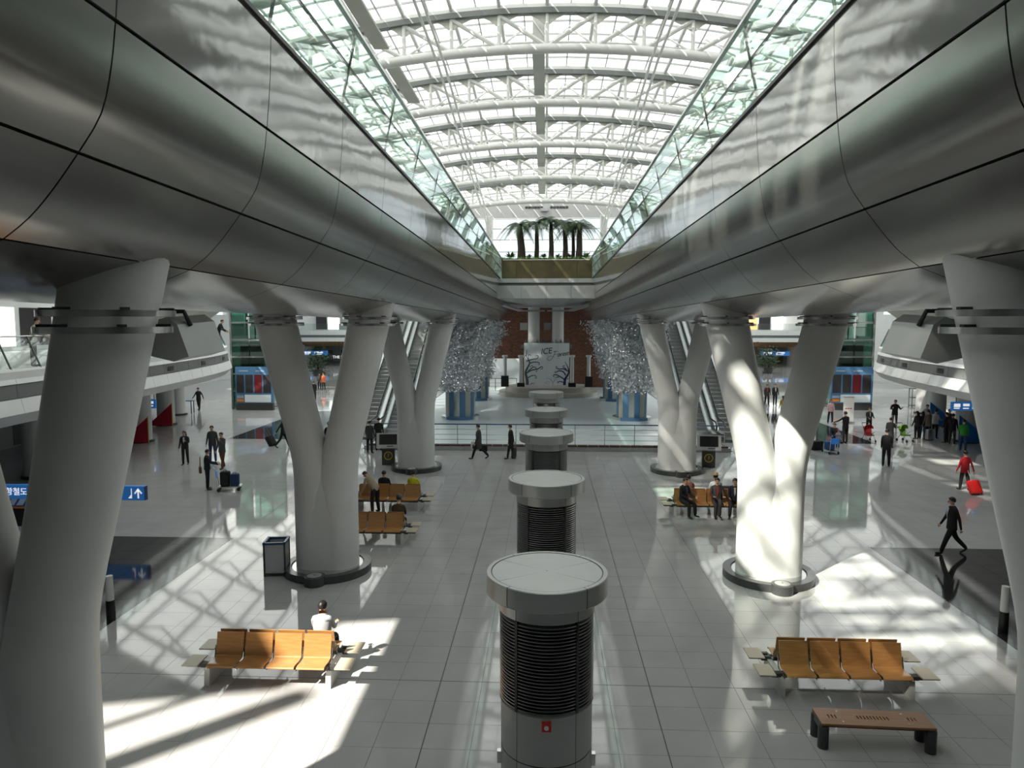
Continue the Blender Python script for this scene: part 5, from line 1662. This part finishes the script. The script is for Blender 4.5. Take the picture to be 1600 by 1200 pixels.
person('man in a black suit seen from behind beside the left kiosk', P_(592, 704), 5, BLK, BLK, 1.76, coat='jacket', la=(20, 8, 40))
person('dark figure half hidden by the left forked column near the kiosk', P_(578, 708), -10, DGR, BLK, 1.70, coat='jacket')
person('dark figure seen through the crotch of the left forked column', P_(515, 712), 20, BLK, BLK, 1.74, coat='coat')
person('man in a grey overcoat walking left with a white carrier bag', P_(748, 717), 84, (0.06, 0.06, 0.065), BLK, 1.78, coat='coat', inner=WHT, **{**WALK, 'la': (10, 8, 8), 'ra': (-10, 8, 8)})
person('stout man in black walking left with a dark trolley bag', P_(798, 717), 84, BLK, BLK, 1.72, coat='coat', la=(4, 12, 8), ra=(-14, 8, 6), ll=(12, 2, 4), rl_=(-8, 2, 10))
# ---- seated people
person('traveller in pale grey seated with their back to the camera', (B_L[0] + .80, B_L[1] + .36), 0, (0.42, 0.43, 0.46), BLK, 1.70, turn=-8, **SIT)
person('traveller in a brown coat and grey cap on the nearer left seats', (B_L1[0] + .87, B_L1[1] + .36), 0, (0.07, 0.045, 0.025), BLK, 1.66, hat=(GRY, 'cap'), lean=12, **SIT)
person('traveller in bright yellow with a dark cap, back to the camera', (B_L2[0] + .80, B_L2[1] + .36), 0, YEL, BLK, 1.66, hat=(DGR, 'cap'), **SIT)
person('traveller in a beige jacket bending forward beside the left column', (B_L2[0] - .35, B_L2[1] - .75), 60, BEI, BLK, 1.68, lean=48, nod=20, la=(50, 10, 30), ra=(50, 10, 30), ll=(10, 4, 14), rl_=(4, 4, 12))
person('dark haired traveller seated behind the one in beige', (B_L2[0] - .30, B_L2[1] + .36), 0, BLK, BLK, 1.66, **SIT)
person('young man in a black suit and tie, leftmost on the right seats', (B_R2[0] - .87, B_R2[1] - .34), 215, BLK, BLK, 1.74, inner=(0.05, 0.08, 0.2), lean=6, **SIT)
person('woman in dusty pink seated with her back to the suited men', (B_R2[0] - .55, B_R2[1] + .36), 0, (0.35, 0.17, 0.14), BLK, 1.66, **SIT)
person('man in a dark leather jacket seated with crossed legs', (B_R2[0] + .30, B_R2[1] - .34), 178, (0.05, 0.04, 0.04), DGR, 1.74, inner=(0.25, 0.02, 0.02), sit=True, ll=(92, -8, 78), rl_=(84, 2, 88), la=(25, 8, 65), ra=(25, 8, 65))
person('person in a straw hat and white shirt seated facing away', (B_R2[0] + .45, B_R2[1] + .36), 0, (0.55, 0.58, 0.62), DGR, 1.70, hat=((0.45, 0.33, 0.16), 'brim'), lean=10, **SIT)
person('man in a dark suit half hidden by the lit right column', (B_R2[0] + .93, B_R2[1] - .34), 165, NAVY, BLK, 1.74, inner=WHT, lean=5, **SIT)
x_, y_ = P_(1305, 693)
person('crouching person beside the blue luggage trolley', (x_, y_ + .25), 170, DGR, BLK, 1.66, sit=True, seatz=.30, ll=(95, 8, 110), rl_=(95, 8, 110), la=(40, 8, 40), ra=(40, 8, 40), lean=15)
x_, y_ = P_(1310, 700)
person('small child in a pink hat beside the blue luggage cart', (x_, y_ + .1), 175, (0.5, 0.4, 0.42), JEAN, 0.98, hat=((0.55, 0.12, 0.2), 'cap'))
# ---- people on the mezzanines
a = at(66, 530, 24.5); person('man in a light shirt leaning on the left mezzanine rail', (a.x - .35, 24.5), -70, (0.42, 0.40, 0.33), DGR, 1.74, z=5.245, la=(30, 10, 50), ra=(40, 10, 60), lean=12)
a = at(346, 520, 43.0); person('person in black at the rail of the left mezzanine tip', (a.x - .2, 43.0), -80, BLK, BLK, 1.74, z=5.245, la=(40, 10, 40), ra=(40, 10, 40), lean=20)
a = at(1428, 520, 39.0); person('person in a dark jacket at the rail of the right mezzanine', (a.x + .4, 39.0), 95, BLK, BLK, 1.76, z=5.245, la=(30, 10, 50), ra=(30, 10, 50), lean=10)
make_people()

# ================================================================== LUGGAGE
def rbox(b, x0, x1, y0, y1, z0, z1, r=.04, mi=0):
    pts = []
    for cx, cz, a0 in ((x1 - r, z0 + r, -PI / 2), (x1 - r, z1 - r, 0), (x0 + r, z1 - r, PI / 2), (x0 + r, z0 + r, PI)):
        for k in range(4):
            a = a0 + PI / 2 * k / 3; pts.append((cx + r * math.cos(a), cz + r * math.sin(a)))
    yr = min(r, (y1 - y0) / 3)
    def sc_(f): return [((p[0] - (x0 + x1) / 2) * f + (x0 + x1) / 2, (p[1] - (z0 + z1) / 2) * f + (z0 + z1) / 2) for p in pts]
    rings = [[(p[0], y, p[1]) for p in sc_(f)] for y, f in ((y0, .93), (y0 + yr * .5, .985), (y0 + yr, 1), (y1 - yr, 1), (y1 - yr * .5, .985), (y1, .93))]
    return b.loft(rings, True, mi)
def suitcase(xy, rz, m, label, h=.62, w_=.44, d=.26, tilt=0, handle=.45, group='suitcases'):
    t = thing('suitcase', label, 'suitcase', (xy[0], xy[1], 0), R(rz), group)
    TL = Matrix.Rotation(R(tilt), 3, 'X')
    def tf(b):
        b.v = [tuple(TL @ Vector(q)) for q in b.v]; return b
    lo = .05 + max(0, math.sin(R(tilt)) * 0)
    b = rbox(MB(), -w_ / 2, w_ / 2, -d / 2, d / 2, .06, h); tf(b).build('shell', m, t, 50)
    b = MB()
    for k in range(4):
        xx = -w_ / 2 + w_ * (.2 + .2 * k); b.box(xx - .012, xx + .012, -d / 2 - .006, d / 2 + .006, .1, h - .05)
    tf(b).build('ribs', m, t)
    b = MB().tube([(-.1, -d / 4, h - .02), (-.1, -d / 4, h + handle), (.1, -d / 4, h + handle), (.1, -d / 4, h - .02)], .011, 6); tf(b).build('pull_handle', MT['chord_grey'], t)
    for sx in (-1, 1):
        for sy in (-1, 1):
            b = MB().tube([(sx * (w_ / 2 - .06) - .015, sy * (d / 2 - .05), .035), (sx * (w_ / 2 - .06) + .015, sy * (d / 2 - .05), .035)], .035, 10); tf(b).build('wheel', MT['rubber'], t)
    return t
suitcase(P_(1527, 774), 15, MT['red'], 'bright red suitcase pulled behind the woman in red', .60, .42, .26, -28, .40)
suitcase(P_(428, 697), 70, cloth(BLK), 'black suitcase tilted behind the hidden walker on the left', .62, .42, .28, -35, .5)
x_, y_ = P_(803, 716); suitcase((x_, y_), 84, cloth(DGR), 'dark trolley bag beside the stout man in black', .55, .34, .22, 0, .3)
suitcase(P_(1452, 688), 10, MT['brushed'], 'grey suitcase standing in the queue', .66, .42, .26, 0, .3)
# carrier bag and briefcase of the man in the grey overcoat
x_, y_ = P_(742, 714); bgx = thing('carrier_bag', 'white carrier bag with a dark print held by the man in grey', 'bag', (x_, y_ - .25, .42), R(84))
b = MB().loft([[(-.06, -.16, 0), (.06, -.16, 0), (.06, .16, 0), (-.06, .16, 0)], [(-.075, -.17, .2), (.075, -.17, .2), (.075, .17, .2), (-.075, .17, .2)], [(-.03, -.17, .40), (.03, -.17, .40), (.03, .17, .40), (-.03, .17, .40)]], True, 0, False); b.build('bag_body', cloth((0.75, 0.75, 0.75)), bgx)
MB().box(-.078, -.074, -.08, .08, .06, .26).build('print', MT['charcoal'], bgx); MB().box(.074, .078, -.08, .08, .06, .26).build('print', MT['charcoal'], bgx)
MB().tube([(0, -.07, .40), (0, -.05, .50), (0, .05, .50), (0, .07, .40)], .008, 5).build('handles', MT['charcoal'], bgx)
x_, y_ = P_(757, 714); bc = thing('briefcase', 'black briefcase held by the man in the grey overcoat', 'bag', (P_(748, 717)[0] + .22, P_(748, 717)[1] + .16, .36), R(84))
rbox(MB(), -.05, .05, -.2, .2, 0, .30, .03).build('case', cloth(BLK), bc); MB().tube([(0, -.06, .30), (0, -.05, .36), (0, .05, .36), (0, .06, .30)], .012, 6).build('handle', MT['black'], bc)
# shoulder bag
x_, y_ = P_(319, 760); sbg = thing('shoulder_bag', 'dark shoulder bag at the hip of the woman with the cart', 'bag', (P_(325, 765)[0] - .26, P_(325, 765)[1] - .06, .70), R(-60))
rbox(MB(), -.17, .17, -.05, .05, 0, .26, .04).build('pouch', cloth(BRN), sbg); MB().tube([(-.15, 0, .24), (-.05, 0, .66), (.08, 0, .66), (.15, 0, .24)], .012, 5).build('strap', cloth(BLK), sbg)
# luggage cart
def cart(xy, rz, label, cases, fabric=None):
    t = thing('luggage_cart', label, 'luggage cart', (xy[0], xy[1], 0), R(rz), 'luggage carts')
    MB().box(-.25, .25, -.35, .55, .16, .20).build('platform', MT['steel'], t)
    for sx in (-.24, .24):
        MB().tube([(sx, -.35, .18), (sx, -.42, .9), (sx, -.55, 1.02)], .016, 6).build('upright', MT['steel'], t)
        for sy in (-.3, .45): MB().tube([(sx - .02, sy, .075), (sx + .02, sy, .075)], .075, 12).build('wheel', MT['rubber'], t)
    MB().tube([(-.26, -.55, 1.02), (.26, -.55, 1.02)], .022, 8).build('push_bar', MT['rail_blue'], t)
    MB().box(-.2, .2, -.40, -.37, .55, .85).build('advert_plate', MT['sign_blue'], t)
    return t
cx_, cy_ = P_(352, 768)
cart((cx_, cy_ + .2), -72, 'steel luggage cart loaded with dark bags before the woman in black', 2)
def bag(xy, z, rz, m, label, s=(.36, .24, .5)):
    t = thing('travel_bag', label, 'bag', (xy[0], xy[1], z), R(rz), 'bags on carts')
    rbox(MB(), -s[0] / 2, s[0] / 2, -s[1] / 2, s[1] / 2, 0, s[2], .06).build('shell', m, t, 50)
    MB().tube([(-.07, 0, s[2] - .01), (-.05, 0, s[2] + .05), (.05, 0, s[2] + .05), (.07, 0, s[2] - .01)], .012, 5).build('handle', MT['black'], t)
    MB().box(-s[0] / 2 + .05, s[0] / 2 - .05, -s[1] / 2 - .012, -s[1] / 2 + .01, .06, s[2] * .55).build('pocket', m, t)
    return t
bag((cx_ - .08, cy_ + .22), .205, 10, cloth(BLK), 'black bag nearest the push bar of the loaded cart', (.38, .26, .58))
bag((cx_ + .34, cy_ + .16), .205, 12, cloth((0.02, 0.05, 0.12)), 'dark blue bag at the front of the loaded cart', (.34, .26, .50))
cx2, cy2 = P_(1302, 710)
cart((cx2, cy2 + .3), 5, 'luggage cart with blue bags beside the crouching person', 1)
bag((cx2 - .05, cy2 + .42), .205, 0, cloth((0.05, 0.12, 0.30)), 'blue bag lying on the cart beside the crouching person', (.46, .34, .42))
cx3, cy3 = P_(1276, 703)
bag((cx3, cy3), 0, 20, cloth(BLK), 'black bag on the floor at the right edge of the lit column', (.6, .35, .5))
def stroller(px, py, rz, m, label):
    x, y = P_(px, py); t = thing('pushchair', label, 'pushchair', (x, y, 0), R(rz), 'pushchairs')
    for sx in (-.22, .22):
        MB().tube([(sx, -.45, 1.02), (sx, -.1, .55), (sx, .38, .10)], .014, 6).build('frame_tube', MT['chord_grey'], t)
        MB().tube([(sx, .2, .60), (sx, -.1, .4), (sx, -.32, .10)], .014, 6).build('frame_tube', MT['chord_grey'], t)
        for yy in (.38, -.32): MB().tube([(sx - .015, yy, .08), (sx + .015, yy, .08)], .08, 12).build('wheel', MT['rubber'], t)
    MB().tube([(-.22, -.45, 1.02), (.22, -.45, 1.02)], .018, 6).build('push_bar', MT['black'], t)
    b = MB(); b.loft([[(-.2, .25, .42), (.2, .25, .42), (.2, .22, .36), (-.2, .22, .36)], [(-.2, -.08, .40), (.2, -.08, .40), (.2, -.08, .33), (-.2, -.08, .33)], [(-.2, -.26, .86), (.2, -.26, .86), (.2, -.30, .82), (-.2, -.30, .82)]], True, 0, False); b.build('seat', m, t)
    b = MB().lathe([(.27, 0), (.25, .12), (.17, .22), (.02, .26)], 10, (0, 0), PI, 2 * PI); o = b.build('hood', m, t); o.location = (0, -.02, .72)
    return t
stroller(1413, 690, 200, cloth((0.12, 0.30, 0.03)), 'green pushchair left of the queue')
stroller(1357, 690, 180, cloth((0.30, 0.02, 0.02)), 'small red pushchair before the person in dark clothes')
x_, y_ = P_(1125, 775)
bk = thing('backpack', 'dark backpack beside the person in the straw hat', 'bag', (B_R2[0] + .82, B_R2[1] + .34, .45), 0)
rbox(MB(), -.18, .18, -.12, .12, 0, .46, .08).build('pack', cloth(DGR), bk, 50); MB().tube([(-.1, -.12, .40), (-.12, -.2, .25), (-.1, -.12, .08)], .02, 6).build('strap', cloth(BLK), bk); MB().tube([(.1, -.12, .40), (.12, -.2, .25), (.1, -.12, .08)], .02, 6).build('strap', cloth(BLK), bk)
